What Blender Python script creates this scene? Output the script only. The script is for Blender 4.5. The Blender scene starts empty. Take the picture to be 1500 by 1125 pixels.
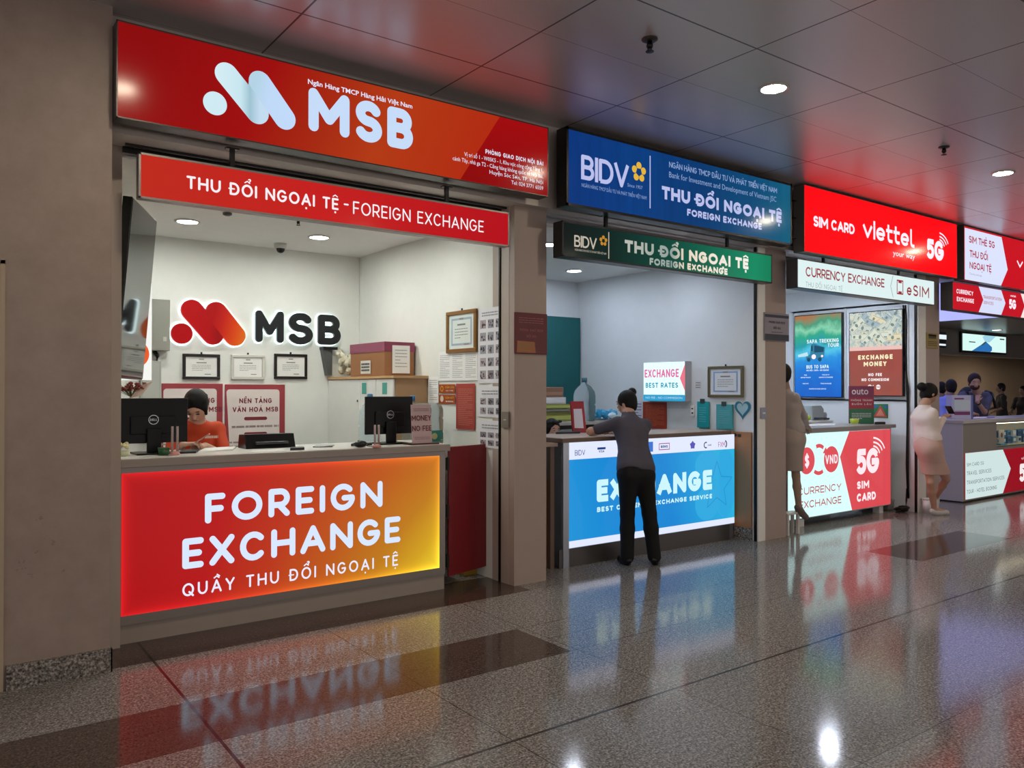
import bpy, bmesh, math, random, unicodedata
import numpy as np
from math import sin, cos, pi, radians as rad
from mathutils import Vector as V, Matrix, Euler

S = bpy.context.scene
COL = S.collection
random.seed(7)

# ------------------------------------------------------------------ camera
FPX, YAW, PITCH, ROLL, EYE = 1167.3, 0.63638, 0.0064047, 0.0011126, 1.6
FW = V((sin(YAW)*cos(PITCH), cos(YAW)*cos(PITCH), sin(PITCH)))
_r = V((cos(YAW), -sin(YAW), 0)); _u = _r.cross(FW)
RT = _r*cos(ROLL) + _u*sin(ROLL); UP = _u*cos(ROLL) - _r*sin(ROLL)
cd = bpy.data.cameras.new('camera'); cam = bpy.data.objects.new('camera', cd); COL.objects.link(cam)
cd.sensor_width = 36; cd.lens = 36*FPX/1500; cd.clip_start = .05; cd.clip_end = 200
cam.matrix_world = Matrix(((RT.x, UP.x, -FW.x, 0), (RT.y, UP.y, -FW.y, 0), (RT.z, UP.z, -FW.z, EYE), (0, 0, 0, 1)))
S.camera = cam
# ------------------------------------------------------------------ world, exposure
w = bpy.data.worlds.new('hall_world'); S.world = w; w.use_nodes = True
w.node_tree.nodes['Background'].inputs[0].default_value = (1.0, .92, .88, 1)
w.node_tree.nodes['Background'].inputs[1].default_value = 1.05
S.view_settings.view_transform = 'Standard'; S.view_settings.look = 'None'
S.view_settings.exposure = 0; S.view_settings.gamma = 1; S.view_settings.use_curve_mapping = False
HALL_LAMP, SHOP_LAMP = 250, 205       # strengths of the ceiling downlight discs

def lamp_light(name, loc, power, color, radius, spread=150):      # the lamp inside a downlight
    l = bpy.data.lights.new(name, 'AREA'); l.shape = 'DISK'; l.size = radius*2; l.energy = power; l.color = color; l.spread = rad(spread)
    o = bpy.data.objects.new(name, l); COL.objects.link(o); o.location = loc
    return o

# ------------------------------------------------------------------ where things stand
O = V((0, 0, EYE))
def ray(px, py): return FW + RT*((px-750)/FPX) + UP*((562.5-py)/FPX)
def on(ax, val, px, py):
    d = ray(px, py); return O + d*((val-O[ax])/d[ax])
def onX(v, px, py): return on(0, v, px, py)
def onY(v, px, py): return on(1, v, px, py)
def onZ(v, px, py): return on(2, v, px, py)

# ------------------------------------------------------------------ materials
def lin(c):
    if isinstance(c, str):
        c = c.lstrip('#'); c = [int(c[i:i+2], 16) for i in (0, 2, 4)]
    out = []
    for v in c[:3]:
        v /= 255; out.append(v/12.92 if v <= .04045 else ((v+.055)/1.055)**2.4)
    return (*out, 1)
_mats = {}
def new_mat(name):
    m = bpy.data.materials.new(name); m.use_nodes = True
    return m, m.node_tree, m.node_tree.nodes['Principled BSDF']
def mat(col, rough=.5, metal=0, spec=.5, trans=0, alpha=1, ior=1.45, coat=0):
    key = ('m', col, rough, metal, spec, trans, alpha, ior, coat)
    if key not in _mats:
        m, nt, b = new_mat('surface_%d' % len(_mats))
        b.inputs['Base Color'].default_value = lin(col); b.inputs['Roughness'].default_value = rough
        b.inputs['Metallic'].default_value = metal; b.inputs['Specular IOR Level'].default_value = spec
        b.inputs['Transmission Weight'].default_value = trans; b.inputs['Alpha'].default_value = alpha; b.inputs['IOR'].default_value = ior
        b.inputs['Coat Weight'].default_value = coat
        # faint procedural mottling so no surface is perfectly even
        if trans == 0 and metal == 0:
            n = nt.nodes.new('ShaderNodeTexNoise'); n.inputs['Scale'].default_value = 9; n.inputs['Detail'].default_value = 4
            g = nt.nodes.new('ShaderNodeNewGeometry'); nt.links.new(g.outputs['Position'], n.inputs['Vector'])
            r = nt.nodes.new('ShaderNodeMapRange'); r.inputs['To Min'].default_value = .965; r.inputs['To Max'].default_value = 1.03
            nt.links.new(n.outputs['Fac'], r.inputs['Value'])
            x = nt.nodes.new('ShaderNodeMix'); x.data_type = 'RGBA'; x.blend_type = 'MULTIPLY'; x.inputs[0].default_value = 1
            x.inputs[6].default_value = lin(col); nt.links.new(r.outputs[0], x.inputs[7]); nt.links.new(x.outputs[2], b.inputs['Base Color'])
        _mats[key] = m
    return _mats[key]
def lit(col, k=1.0, rough=.14, base=.002):          # backlit acrylic, screens, lamps
    key = ('e', col, k, rough, base)
    if key not in _mats:
        m, nt, b = new_mat('backlit_%d' % len(_mats)); c = lin(col)
        b.inputs['Base Color'].default_value = (*[v*base for v in c[:3]], 1); b.inputs['Roughness'].default_value = rough
        b.inputs['Specular IOR Level'].default_value = .14; b.inputs['Emission Color'].default_value = c; b.inputs['Emission Strength'].default_value = k
        _mats[key] = m
    return _mats[key]
def hair_mat(col):                                 # strands: fine noise drawn out along the fall of the hair
    key = ('hair', col)
    if key not in _mats:
        m, nt, b = new_mat('hair_%d' % len(_mats)); n = N(nt); v, x, y, z = n.pos(); c = nt.nodes.new('ShaderNodeCombineXYZ')
        for i, (s_, k) in enumerate(((x, 1), (y, 1), (z, .12))): nt.links.new(n.op('MULTIPLY', s_, k), c.inputs[i])
        w_ = n.noise(c.outputs[0], 260, 3, .6); base = lin(col)
        nt.links.new(n.mix(w_, tuple([q*.35 for q in base[:3]]+[1]), tuple([q*1.15 for q in base[:3]]+[1])), b.inputs['Base Color']); b.inputs['Roughness'].default_value = .5; b.inputs['Specular IOR Level'].default_value = .22
        bp = nt.nodes.new('ShaderNodeBump'); bp.inputs['Strength'].default_value = .35; bp.inputs['Distance'].default_value = .01; nt.links.new(w_, bp.inputs['Height']); nt.links.new(bp.outputs[0], b.inputs['Normal'])
        _mats[key] = m
    return _mats[key]
class N:                                           # tiny node-expression helper
    def __init__(s, nt): s.nt = nt
    def op(s, o, a, b=0, c=0, clamp=False):
        n = s.nt.nodes.new('ShaderNodeMath'); n.operation = o; n.use_clamp = clamp
        for i, v in enumerate((a, b, c)):
            if isinstance(v, (int, float)): n.inputs[i].default_value = v
            else: s.nt.links.new(v, n.inputs[i])
        return n.outputs[0]
    def band(s, x, lo, hi): return s.op('MULTIPLY', s.op('GREATER_THAN', x, lo), s.op('LESS_THAN', x, hi))
    def mix(s, f, a, b):
        n = s.nt.nodes.new('ShaderNodeMix'); n.data_type = 'RGBA'
        for i, v in ((0, f), (6, a), (7, b)):
            if isinstance(v, (int, float, tuple)): n.inputs[i].default_value = v
            else: s.nt.links.new(v, n.inputs[i])
        return n.outputs[2]
    def ramp(s, f, stops):
        n = s.nt.nodes.new('ShaderNodeValToRGB'); cr = n.color_ramp
        while len(cr.elements) < len(stops): cr.elements.new(.5)
        for e, (p, c) in zip(cr.elements, stops): e.position = p; e.color = lin(c)
        s.nt.links.new(f, n.inputs[0]); return n.outputs[0]
    def pos(s, gen=False):
        if gen: v = s.nt.nodes.new('ShaderNodeTexCoord').outputs['Generated']
        else: v = s.nt.nodes.new('ShaderNodeNewGeometry').outputs['Position']
        x = s.nt.nodes.new('ShaderNodeSeparateXYZ'); s.nt.links.new(v, x.inputs[0])
        return v, x.outputs[0], x.outputs[1], x.outputs[2]
    def noise(s, v, scale, detail=3, rough=.5, out='Fac'):
        n = s.nt.nodes.new('ShaderNodeTexNoise'); n.inputs['Scale'].default_value = scale; n.inputs['Detail'].default_value = detail
        n.inputs['Roughness'].default_value = rough; s.nt.links.new(v, n.inputs['Vector']); return n.outputs[out]
    def voro(s, v, scale):
        n = s.nt.nodes.new('ShaderNodeTexVoronoi'); n.inputs['Scale'].default_value = scale; s.nt.links.new(v, n.inputs['Vector']); return n.outputs['Color']
    def set(s, inp, v): s.nt.links.new(v, inp)
def art(name, build, k=1.0, rough=.14, base=.004):   # backlit artwork: build(n, x, z) -> colour socket, x and z run 0..1 over the panel
    m, nt, b = new_mat(name); n = N(nt); v, x, y, z = n.pos(True)
    c = build(n, v, x, y, z); nt.links.new(c, b.inputs['Emission Color']); b.inputs['Emission Strength'].default_value = k
    b.inputs['Specular IOR Level'].default_value = .14; b.inputs['Base Color'].default_value = (base*.3, base*.3, base*.3, 1); b.inputs['Roughness'].default_value = rough
    return m

# ------------------------------------------------------------------ mesh builder
class MB:
    def __init__(s, xf=None): s.v = []; s.f = []; s.xf = xf; s.smooth = False
    def add(s, vs, fs):
        o = len(s.v)
        s.v += [tuple((s.xf @ V(p)) if s.xf else p) for p in vs]; s.f += [tuple(i+o for i in f) for f in fs]
        return s
    def box(s, a, b, bev=0):
        (x0, y0, z0), (x1, y1, z1) = [min(p, q) for p, q in zip(a, b)], [max(p, q) for p, q in zip(a, b)]
        if bev <= 0 or bev*2.2 > min(x1-x0, y1-y0, z1-z0):
            return s.add([(x0,y0,z0),(x1,y0,z0),(x1,y1,z0),(x0,y1,z0),(x0,y0,z1),(x1,y0,z1),(x1,y1,z1),(x0,y1,z1)],
                         [(3,2,1,0),(4,5,6,7),(0,1,5,4),(1,2,6,5),(2,3,7,6),(3,0,4,7)])
        bm = bmesh.new(); bmesh.ops.create_cube(bm, size=1)
        for q in bm.verts: q.co = V((x0+(q.co.x+.5)*(x1-x0), y0+(q.co.y+.5)*(y1-y0), z0+(q.co.z+.5)*(z1-z0)))
        bmesh.ops.bevel(bm, geom=bm.edges[:], offset=bev, segments=2, affect='EDGES', profile=.5)
        bm.verts.index_update(); s.add([q.co[:] for q in bm.verts], [[q.index for q in f.verts] for f in bm.faces]); bm.free(); return s
    def prism(s, pts, d):                          # planar outline pushed along d
        n = len(pts); d = V(d)
        return s.add([tuple(p) for p in pts] + [tuple(V(p)+d) for p in pts],
                     [tuple(range(n))[::-1], tuple(range(n, 2*n))] + [(i, (i+1) % n, n+(i+1) % n, n+i) for i in range(n)])
    def tube(s, path, r, n=10, cap=True):
        path = [V(p) for p in path]; rs = r if isinstance(r, (list, tuple)) else [r]*len(path); vs = []; fs = []
        for i, p in enumerate(path):
            t = (path[min(i+1, len(path)-1)]-path[max(i-1, 0)]).normalized()
            a = t.cross(V((0, 0, 1)) if abs(t.z) < .9 else V((1, 0, 0))).normalized(); b = t.cross(a)
            vs += [tuple(p+(a*cos(2*pi*k/n)+b*sin(2*pi*k/n))*rs[i]) for k in range(n)]
        for i in range(len(path)-1):
            for k in range(n): fs.append((i*n+k, i*n+(k+1) % n, (i+1)*n+(k+1) % n, (i+1)*n+k))
        if cap: fs += [tuple(range(n))[::-1], tuple(range((len(path)-1)*n, len(path)*n))]
        return s.add(vs, fs)
    def lathe(s, c, prof, n=28, axis=(0, 0, 1), cap=True):   # prof: (radius, height) up the axis
        ax = V(axis).normalized(); q = ax.to_track_quat('Z', 'Y'); c = V(c); vs = []; fs = []
        for r, h in prof: vs += [tuple(c+q @ V((r*cos(2*pi*k/n), r*sin(2*pi*k/n), h))) for k in range(n)]
        for i in range(len(prof)-1):
            for k in range(n): fs.append((i*n+k, i*n+(k+1) % n, (i+1)*n+(k+1) % n, (i+1)*n+k))
        if cap: fs += [tuple(range(n))[::-1], tuple(range((len(prof)-1)*n, len(prof)*n))]
        return s.add(vs, fs)
    def ball(s, c, r, n=12, rot=None):
        r = (r, r, r) if isinstance(r, (int, float)) else r; vs = []; fs = []; m = n//2; c = V(c)
        for i in range(m+1):
            a = pi*i/m
            for k in range(n):
                p = V((r[0]*sin(a)*cos(2*pi*k/n), r[1]*sin(a)*sin(2*pi*k/n), r[2]*cos(a)))
                vs.append(tuple(c+(rot @ p if rot else p)))
        for i in range(m):
            for k in range(n): fs.append((i*n+k, i*n+(k+1) % n, (i+1)*n+(k+1) % n, (i+1)*n+k))
        return s.add(vs, fs)
    def empty(s): return not s.v

def root_loc(p):
    t = V((0, 0, 0))
    while p: t = t+p.location; p = p.parent
    return t
def obj(name, mb, m, parent=None, label=None, smooth=False, bevel=0):
    me = bpy.data.meshes.new(name); vs = np.array(mb.v, dtype=float)
    if parent: off = root_loc(parent); loc = V((0, 0, 0))
    else:
        lo, hi = vs.min(0), vs.max(0); off = V(((lo[0]+hi[0])/2, (lo[1]+hi[1])/2, lo[2])); loc = off
    me.from_pydata([tuple(p) for p in vs-np.array(off)], [], mb.f); me.materials.append(m)
    if smooth or mb.smooth: me.polygons.foreach_set('use_smooth', [True]*len(me.polygons))
    me.update(); o = bpy.data.objects.new(name, me); COL.objects.link(o); o.location = loc
    if parent: o.parent = parent
    if label: o['label'] = label
    if bevel:
        b = o.modifiers.new('b', 'BEVEL'); b.width = bevel; b.segments = 2; b.limit_method = 'ANGLE'
    return o
def tag(o, label, cat, group=None):
    o['label'] = label; o['category'] = cat
    if group: o['group'] = group
    return o
def thing(name, label, cat, loc, group=None):
    o = bpy.data.objects.new(name, None); COL.objects.link(o); o.location = loc; o.empty_display_size = .1
    return tag(o, label, cat, group)
def struct(name, mb, m, parent=None):
    o = obj(name, mb, m, parent)
    if not parent: o['kind'] = 'structure'
    return o

# ------------------------------------------------------------------ flat frames (walls, sign faces) and lettering
class Fr:
    def __init__(s, o, r, u): s.o = V(o); s.r = V(r).normalized(); s.u = V(u).normalized(); s.n = s.r.cross(s.u)
    def P(s, a, b, n=0): return s.o + s.r*a + s.u*b + s.n*n
    def px(s, x, y):
        d = ray(x, y); t = (s.o-O).dot(s.n)/d.dot(s.n); p = O+d*t-s.o; return p.dot(s.r), p.dot(s.u)
def front(y): return Fr((0, y, 0), (1, 0, 0), (0, 0, 1))         # faces the hall
def side(x): return Fr((x, 0, 0), (0, -1, 0), (0, 0, 1))         # right-hand wall of a shop
def poly(mb, fr, pts, n=0, depth=0):
    q = [fr.P(a, b, n) for a, b in pts]
    return mb.prism([p[:] for p in q], fr.n*(-depth)) if depth else mb.add([p[:] for p in q], [tuple(range(len(q)))])
def rect(mb, fr, a0, b0, a1, b1, n=0, depth=0): return poly(mb, fr, [(a0, b0), (a1, b0), (a1, b1), (a0, b1)], n, depth)
def pxrect(fr, x0, y0, x1, y1):                                  # upper-left and lower-right corner in the photograph
    a0, b1 = fr.px(x0, y0); a1, b0 = fr.px(x1, y1); return a0, b0, a1, b1
def disc(mb, fr, a, b, r, n=0, k=28, ry=None, depth=0):
    return poly(mb, fr, [(a+r*cos(2*pi*i/k), b+(ry or r)*sin(2*pi*i/k)) for i in range(k)], n, depth)
def ring(mb, fr, a, b, r0, r1, n=0, a0=0, a1=360, k=32):
    for i in range(k):
        t0, t1 = rad(a0+(a1-a0)*i/k), rad(a0+(a1-a0)*(i+1)/k)
        poly(mb, fr, [(a+r0*cos(t0), b+r0*sin(t0)), (a+r1*cos(t0), b+r1*sin(t0)), (a+r1*cos(t1), b+r1*sin(t1)), (a+r0*cos(t1), b+r0*sin(t1))], n)
_eps = [0]
def strokes(mb, fr, lines, hw, n=0.001, depth=0, rnd=True):      # thick polylines with round joints
    for L in lines:
        if not rnd and len(L) > 1 and L[0] != L[-1]:           # square ends
            L = list(L)
            for i, j in ((0, 1), (-1, -2)):
                dx, dy = L[i][0]-L[j][0], L[i][1]-L[j][1]; l = math.hypot(dx, dy) or 1; k = hw*(max(abs(dx), abs(dy))/l)**3; L[i] = (L[i][0]+dx/l*k, L[i][1]+dy/l*k)
        for i in range(len(L)):
            _eps[0] = (_eps[0]+1) % 40; e = n+_eps[0]*1.2e-5
            if i < len(L)-1:
                (x0, y0), (x1, y1) = L[i], L[i+1]; dx, dy = x1-x0, y1-y0; l = math.hypot(dx, dy)
                if l < 1e-7: continue
                nx, ny = -dy/l*hw, dx/l*hw
                poly(mb, fr, [(x0-nx, y0-ny), (x1-nx, y1-ny), (x1+nx, y1+ny), (x0+nx, y0+ny)], e, depth)
            if rnd or 0 < i < len(L)-1: disc(mb, fr, L[i][0], L[i][1], hw, e+6e-6, 14, depth=depth)
def A(cx, cy, rx, ry, a0, a1, k=None):
    k = k or max(3, int(abs(a1-a0)/16)); return [(cx+rx*cos(rad(a0+(a1-a0)*i/k)), cy+ry*sin(rad(a0+(a1-a0)*i/k))) for i in range(k+1)]
GLYPH = {   # width, strokes in a unit box (x right, y up to the cap height)
 'A': (.80, [[(0,0),(.5,1),(1,0)], [(.17,.32),(.83,.32)]]), 'B': (.64, [[(0,0),(0,1),(.55,1)]+A(.55,.76,.38,.24,90,-90)+[(0,.52)], [(.55,.52)]+A(.57,.26,.43,.26,90,-90)+[(0,0)]]),
 'C': (.76, [A(.52,.5,.52,.5,44,316)]), 'D': (.74, [[(0,0),(0,1),(.35,1)]+A(.4,.5,.6,.5,90,-90)+[(0,0)]]), 'E': (.58, [[(1,1),(0,1),(0,0),(1,0)],[(0,.5),(.88,.5)]]),
 'F': (.56, [[(1,1),(0,1),(0,0)],[(0,.48),(.88,.48)]]), 'G': (.80, [A(.5,.5,.5,.5,44,345)+[(.98,.46),(.56,.46)]]), 'H': (.74, [[(0,0),(0,1)],[(1,0),(1,1)],[(0,.5),(1,.5)]]),
 'I': (0, [[(.5,0),(.5,1)]]), 'J': (.5, [[(1,1),(1,.3)]+A(.5,.3,.5,.3,0,-150)]), 'K': (.68, [[(0,0),(0,1)],[(1,1),(0,.38)],[(.33,.6),(1,0)]]), 'L': (.54, [[(0,1),(0,0),(1,0)]]),
 'M': (.90, [[(0,0),(0,1),(.5,.3),(1,1),(1,0)]]), 'N': (.76, [[(0,0),(0,1),(1,0),(1,1)]]), 'O': (.86, [A(.5,.5,.5,.5,0,360,26)]), 'P': (.62, [[(0,0),(0,1),(.55,1)]+A(.58,.7,.42,.3,90,-90)+[(0,.4)]]),
 'Q': (.86, [A(.5,.5,.5,.5,0,360,26),[(.62,.28),(1,-.06)]]), 'R': (.64, [[(0,0),(0,1),(.55,1)]+A(.58,.7,.42,.3,90,-90)+[(0,.4)],[(.5,.4),(1,0)]]),
 'S': (.64, [A(.5,.755,.46,.245,28,270)+A(.5,.255,.5,.255,90,-152)]), 'T': (.66, [[(0,1),(1,1)],[(.5,1),(.5,0)]]), 'U': (.74, [[(0,1),(0,.42)]+A(.5,.42,.5,.42,180,360)+[(1,1)]]),
 'V': (.76, [[(0,1),(.5,0),(1,1)]]), 'W': (1.1, [[(0,1),(.26,0),(.5,.85),(.74,0),(1,1)]]), 'X': (.70, [[(0,0),(1,1)],[(0,1),(1,0)]]), 'Y': (.72, [[(0,1),(.5,.45),(1,1)],[(.5,.45),(.5,0)]]),
 'Z': (.66, [[(0,1),(1,1),(0,0),(1,0)]]), '5': (.62, [[(.9,1),(.12,1),(.06,.55)]+A(.46,.32,.54,.32,130,-148)]), '-': (.34, [[(0,.42),(1,.42)]]), ' ': (.34, []),
 '$': (.60, [A(.5,.74,.46,.24,28,270)+A(.5,.26,.5,.24,90,-152),[(.5,-.12),(.5,1.12)]]), '.': (0, [[(.5,0),(.5,.01)]]),
 'v': (.62, [[(0,.68),(.5,0),(1,.68)]]), 'i': (0, [[(.5,0),(.5,.68)],[(.42,.92),(.58,1.0)]]), 'e': (.60, [[(.06,.34),(1,.34)]+A(.5,.34,.5,.34,0,318)]),
 't': (.46, [[(.3,.98),(.3,.22)]+A(.66,.22,.36,.22,180,270)+[(1,0)],[(0,.68),(1,.68)]]), 'l': (.36, [[(.1,1.05),(.1,.22)]+A(.6,.22,.5,.22,180,270)+[(1,0)]]),
 'y': (.62, [[(0,.68),(.5,.02)],[(1,.68),(.34,-.3),(.1,-.3)]]), 'o': (.62, [A(.5,.34,.5,.34,0,360,20)]), 'u': (.6, [[(0,.68),(0,.3)]+A(.5,.3,.5,.3,180,360)+[(1,.68)],[(1,.4),(1,0)]]),
 'r': (.36, [[(0,0),(0,.68)],[(0,.4)]+A(.7,.4,.7,.28,180,80)]), 'w': (.86, [[(0,.68),(.26,0),(.5,.6),(.74,0),(1,.68)]]), 'a': (.58, [A(.5,.34,.5,.34,0,360,20),[(1,.68),(1,0)]]),
}
ACC = {'\u0302': [[(-.19,1.13),(0,1.27),(.19,1.13)]], '\u0309': [A(0,1.27,.075,.07,160,-70)+[(0,1.12)]], '\u0300': [[(-.14,1.30),(.06,1.14)]], '\u0301': [[(.14,1.30),(-.06,1.14)]],
       '\u0303': [[(-.2,1.15),(-.08,1.23),(.08,1.15),(.2,1.23)]], '\u0323': [[(0,-.22),(0,-.21)]], '\u031b': [[(.34,1.0),(.48,1.02),(.5,1.16)]], '\u0306': [A(0,1.26,.18,.12,200,340)]}
def layout(txt, w, track):                         # strokes in cap-height units and the total width
    h = w/2; x = 0; out = []
    for ch in txt:
        bar = ch == 'Đ'; dec = unicodedata.normalize('NFD', 'D' if bar else ch)
        W, st = GLYPH.get(dec[0], GLYPH.get(dec[0].upper(), GLYPH['-'])); W = max(W, w)
        f = lambda p: (x+h+p[0]*max(W-w, 0), h+p[1]*(1-w))
        out += [([f(p) for p in L], 1) for L in st]
        if bar: out.append(([(x-.03, .5), (x+.34, .5)], .62))
        circ = '\u0302' in dec
        for a in dec[1:]:
            dx = .17 if circ and a in '\u0309\u0301\u0300' else 0; dy = .1 if circ and a in '\u0309\u0301\u0300' else 0
            if a == '\u031b': out.append(([(x+W-h, 1-h), (x+W+.06, 1.0), (x+W+.09, 1.14)], .6))
            else: out += [([(x+W/2+p[0]+dx, p[1]+dy) for p in L], .85 if a == '\u0323' else .5 if w > .15 else .7) for L in ACC.get(a, [])]
        x += W+track
    return out, x-track
def write(mb, fr, a, b, txt, cap, w=.16, width=None, track=.17, n=.001, depth=0, rnd=True, al='l'):
    L, W = layout(txt, w, track); sx = (width/cap/W) if width else 1
    if al == 'c': a -= W*cap*sx/2
    if al == 'r': a -= W*cap*sx
    for l, q in L: strokes(mb, fr, [[(a+x*cap*sx, b+y*cap) for x, y in l]], q*w*cap/2*min(1.08, .35+.65*sx), n, depth, rnd and q == 1)
def fit(mb, fr, txt, x0, x1, yb, yt, w=.16, **k):  # left x, right x, baseline and cap line at the left end, measured in the photograph
    a0, b0 = fr.px(x0, yb); _, b1 = fr.px(x0, yt); a1, _ = fr.px(x1, yb); write(mb, fr, a0, b0, txt, b1-b0, w, width=a1-a0, **k)
def small(mb, fr, a, b, txt, size, width=None, n=.001, al='l', bold=0):   # small print in Blender's own built-in face
    c = bpy.data.curves.new('t', 'FONT'); c.body = txt.replace('Đ', 'D'); c.size = size; c.resolution_u = 2; c.offset = bold*size
    o = bpy.data.objects.new('t', c); COL.objects.link(o); bpy.context.view_layer.update()
    dg = bpy.context.evaluated_depsgraph_get(); me = o.evaluated_get(dg).to_mesh()
    vs = [q.co.copy() for q in me.vertices]; fs = [tuple(p.vertices) for p in me.polygons]; o.evaluated_get(dg).to_mesh_clear()
    bpy.data.objects.remove(o); bpy.data.curves.remove(c)
    if not vs: return
    x0 = min(q.x for q in vs); x1 = max(q.x for q in vs); sx = width/(x1-x0) if width else 1
    if al == 'c': a -= (x1-x0)*sx/2
    if al == 'r': a -= (x1-x0)*sx
    mb.add([fr.P(a+(q.x-x0)*sx, b+q.y, n)[:] for q in vs], fs)
def fits(mb, fr, txt, x0, x1, yb, yt, **k):
    a0, b0 = fr.px(x0, yb); _, b1 = fr.px(x0, yt); a1, _ = fr.px(x1, yb); small(mb, fr, a0, b0, txt, (b1-b0)/.70, width=a1-a0, **k)
def greek(mb, fr, a0, b0, a1, b1, rows, n=.001, fill=.4, seed=1):      # lines of print too small to read
    r = random.Random(seed); h = (b1-b0)/rows
    for i in range(rows):
        e = a1 if i % 4 != 3 else a0+(a1-a0)*r.uniform(.4, .8); x = a0
        while x < e-1e-4:
            l = min((a1-a0)*r.uniform(.06, .2), e-x); rect(mb, fr, x, b1-h*(i+.5+fill/2), x+l*.86, b1-h*(i+.5-fill/2), n); x += l
# ================================================================== THE SETTING
HALLWALL = mat('#a08d84', .55); JAMB = mat('#b0a399', .45); SHOPWHITE = mat('#e6e7e2', .6); SHOPCOOL = mat('#dfe4e8', .6)
DARKMETAL = mat('#2b2a29', .4, .6); BLACK = mat('#0b0b0c', .35); STEEL = mat('#8c8e90', .3, .8); WHITEP = mat('#ecebe7', .4)

m_floor, nt, b = new_mat('polished_granite'); n = N(nt); v, x, y, z = n.pos()
sp = n.noise(v, 95, 2, .6); sp2 = n.noise(v, 38, 3, .6); big = n.noise(v, .9, 3)
f = n.op('ADD', n.op('MULTIPLY', sp, .7), n.op('MULTIPLY', sp2, .3))
lightg = n.ramp(f, [(.30, '#2d2c2c'), (.44, '#676462'), (.55, '#979390'), (.68, '#ccc8c5')])
darkg = n.ramp(f, [(.30, '#272120'), (.46, '#4b413d'), (.60, '#62564f'), (.72, '#80746d')])
band = n.op('MULTIPLY', n.band(y, 3.71, 4.26), n.op('MAXIMUM', n.op('LESS_THAN', x, 3.19), n.band(x, 7.48, 9.42)))
band = n.op('MAXIMUM', band, n.op('MULTIPLY', n.band(y, 5.02, 5.6), n.op('LESS_THAN', x, 3.9)))
col = n.mix(band, lightg, darkg)
def joint(c, period, off, half): 
    q = n.op('ABSOLUTE', n.op('SUBTRACT', n.op('FRACT', n.op('DIVIDE', n.op('SUBTRACT', c, off-period/2), period)), .5)); return n.op('LESS_THAN', q, half/period)
j = n.op('MAXIMUM', joint(x, 1.0725, 1.095, .0025), joint(y, 1.06, 1.86, .002))
j = n.op('MAXIMUM', j, n.op('MAXIMUM', n.band(y, 2.909, 2.926), n.op('MAXIMUM', n.band(y, 3.707, 3.712), n.band(y, 4.257, 4.262))))
j = n.op('MAXIMUM', j, n.band(x, 1.087, 1.103))
col = n.mix(n.op('MULTIPLY', j, .92), col, lin('#0d0b0a'))
mr = nt.nodes.new('ShaderNodeMapRange'); mr.inputs['To Min'].default_value = .82; mr.inputs['To Max'].default_value = 1.14; nt.links.new(big, mr.inputs['Value'])
mx = nt.nodes.new('ShaderNodeMix'); mx.data_type = 'RGBA'; mx.blend_type = 'MULTIPLY'; mx.inputs[0].default_value = 1
nt.links.new(col, mx.inputs[6]); nt.links.new(mr.outputs[0], mx.inputs[7]); nt.links.new(mx.outputs[2], b.inputs['Base Color'])
ro = nt.nodes.new('ShaderNodeMapRange'); ro.inputs['To Min'].default_value = .07; ro.inputs['To Max'].default_value = .15; nt.links.new(big, ro.inputs['Value'])
nt.links.new(ro.outputs[0], b.inputs['Roughness']); b.inputs['IOR'].default_value = 1.42
struct('floor', MB().box((-12, -14, -.1), (46, 21, 0)), m_floor)

m_ceil, nt, b = new_mat('satin_metal_ceiling'); n = N(nt); v, x, y, z = n.pos()
j = n.op('MAXIMUM', joint(x, 1.26, 3.02, .006), joint(y, .64, 3.16, .0016))
j = n.op('MAXIMUM', j, joint(y, 1.28, 3.16, .006))
nt.links.new(n.mix(n.op('MULTIPLY', j, .9), lin('#d4cdcd'), lin('#2a2422')), b.inputs['Base Color'])
b.inputs['Metallic'].default_value = .3
w1 = n.noise(v, 2.2, 2); rr = nt.nodes.new('ShaderNodeMapRange'); rr.inputs['To Min'].default_value = .26; rr.inputs['To Max'].default_value = .36
nt.links.new(w1, rr.inputs['Value']); nt.links.new(rr.outputs[0], b.inputs['Roughness'])
struct('ceiling', MB().box((-12, -14, 3.78), (46, 5.15, 3.9)), m_ceil)

# hall side: left wall with its door, pillars, the long beam
wl = MB().box((.345, 5.0, 0), (.86, 5.5, 3.78)); wl.box((-12, 5.0, 2.26), (.345, 5.5, 3.78))
m_wl, nt, b = new_mat('painted_wall_worn'); n = N(nt); v, x, y, z = n.pos()
d = n.noise(v, 5, 5, .7); low = n.op('MULTIPLY', n.op('GREATER_THAN', n.noise(v, 3.1, 6, .75), .63), n.op('LESS_THAN', z, 1.0))
c0 = n.ramp(d, [(.3, '#98867d'), (.7, '#a6948b')]); nt.links.new(n.mix(n.op('MULTIPLY', low, .35), c0, lin('#5d5047')), b.inputs['Base Color']); b.inputs['Roughness'].default_value = .5
struct('wall_left', wl, m_wl)
m_gran, nt, b = new_mat('grey_granite_skirting'); n = N(nt); v, x, y, z = n.pos()
nt.links.new(n.ramp(n.noise(v, 70, 3, .7), [(.34, '#2d2a28'), (.5, '#77716c'), (.64, '#b3ada6')]), b.inputs['Base Color']); b.inputs['Roughness'].default_value = .25
struct('baseboard_left', MB().box((.36, 4.975, 0), (.868, 5.0, .13)).box((.868, 4.975, 0), (.86, 5.38, .13)), m_gran)
struct('door_1', MB().box((-.75, 5.05, 0), (.335, 5.10, 2.26)), mat('#6e5f50', .45))
struct('trim_1', MB().box((.325, 4.985, 0), (.347, 5.06, 2.28)).box((-.8, 4.985, 2.26), (.347, 5.06, 2.285)), mat('#b3a28c', .4))
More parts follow.
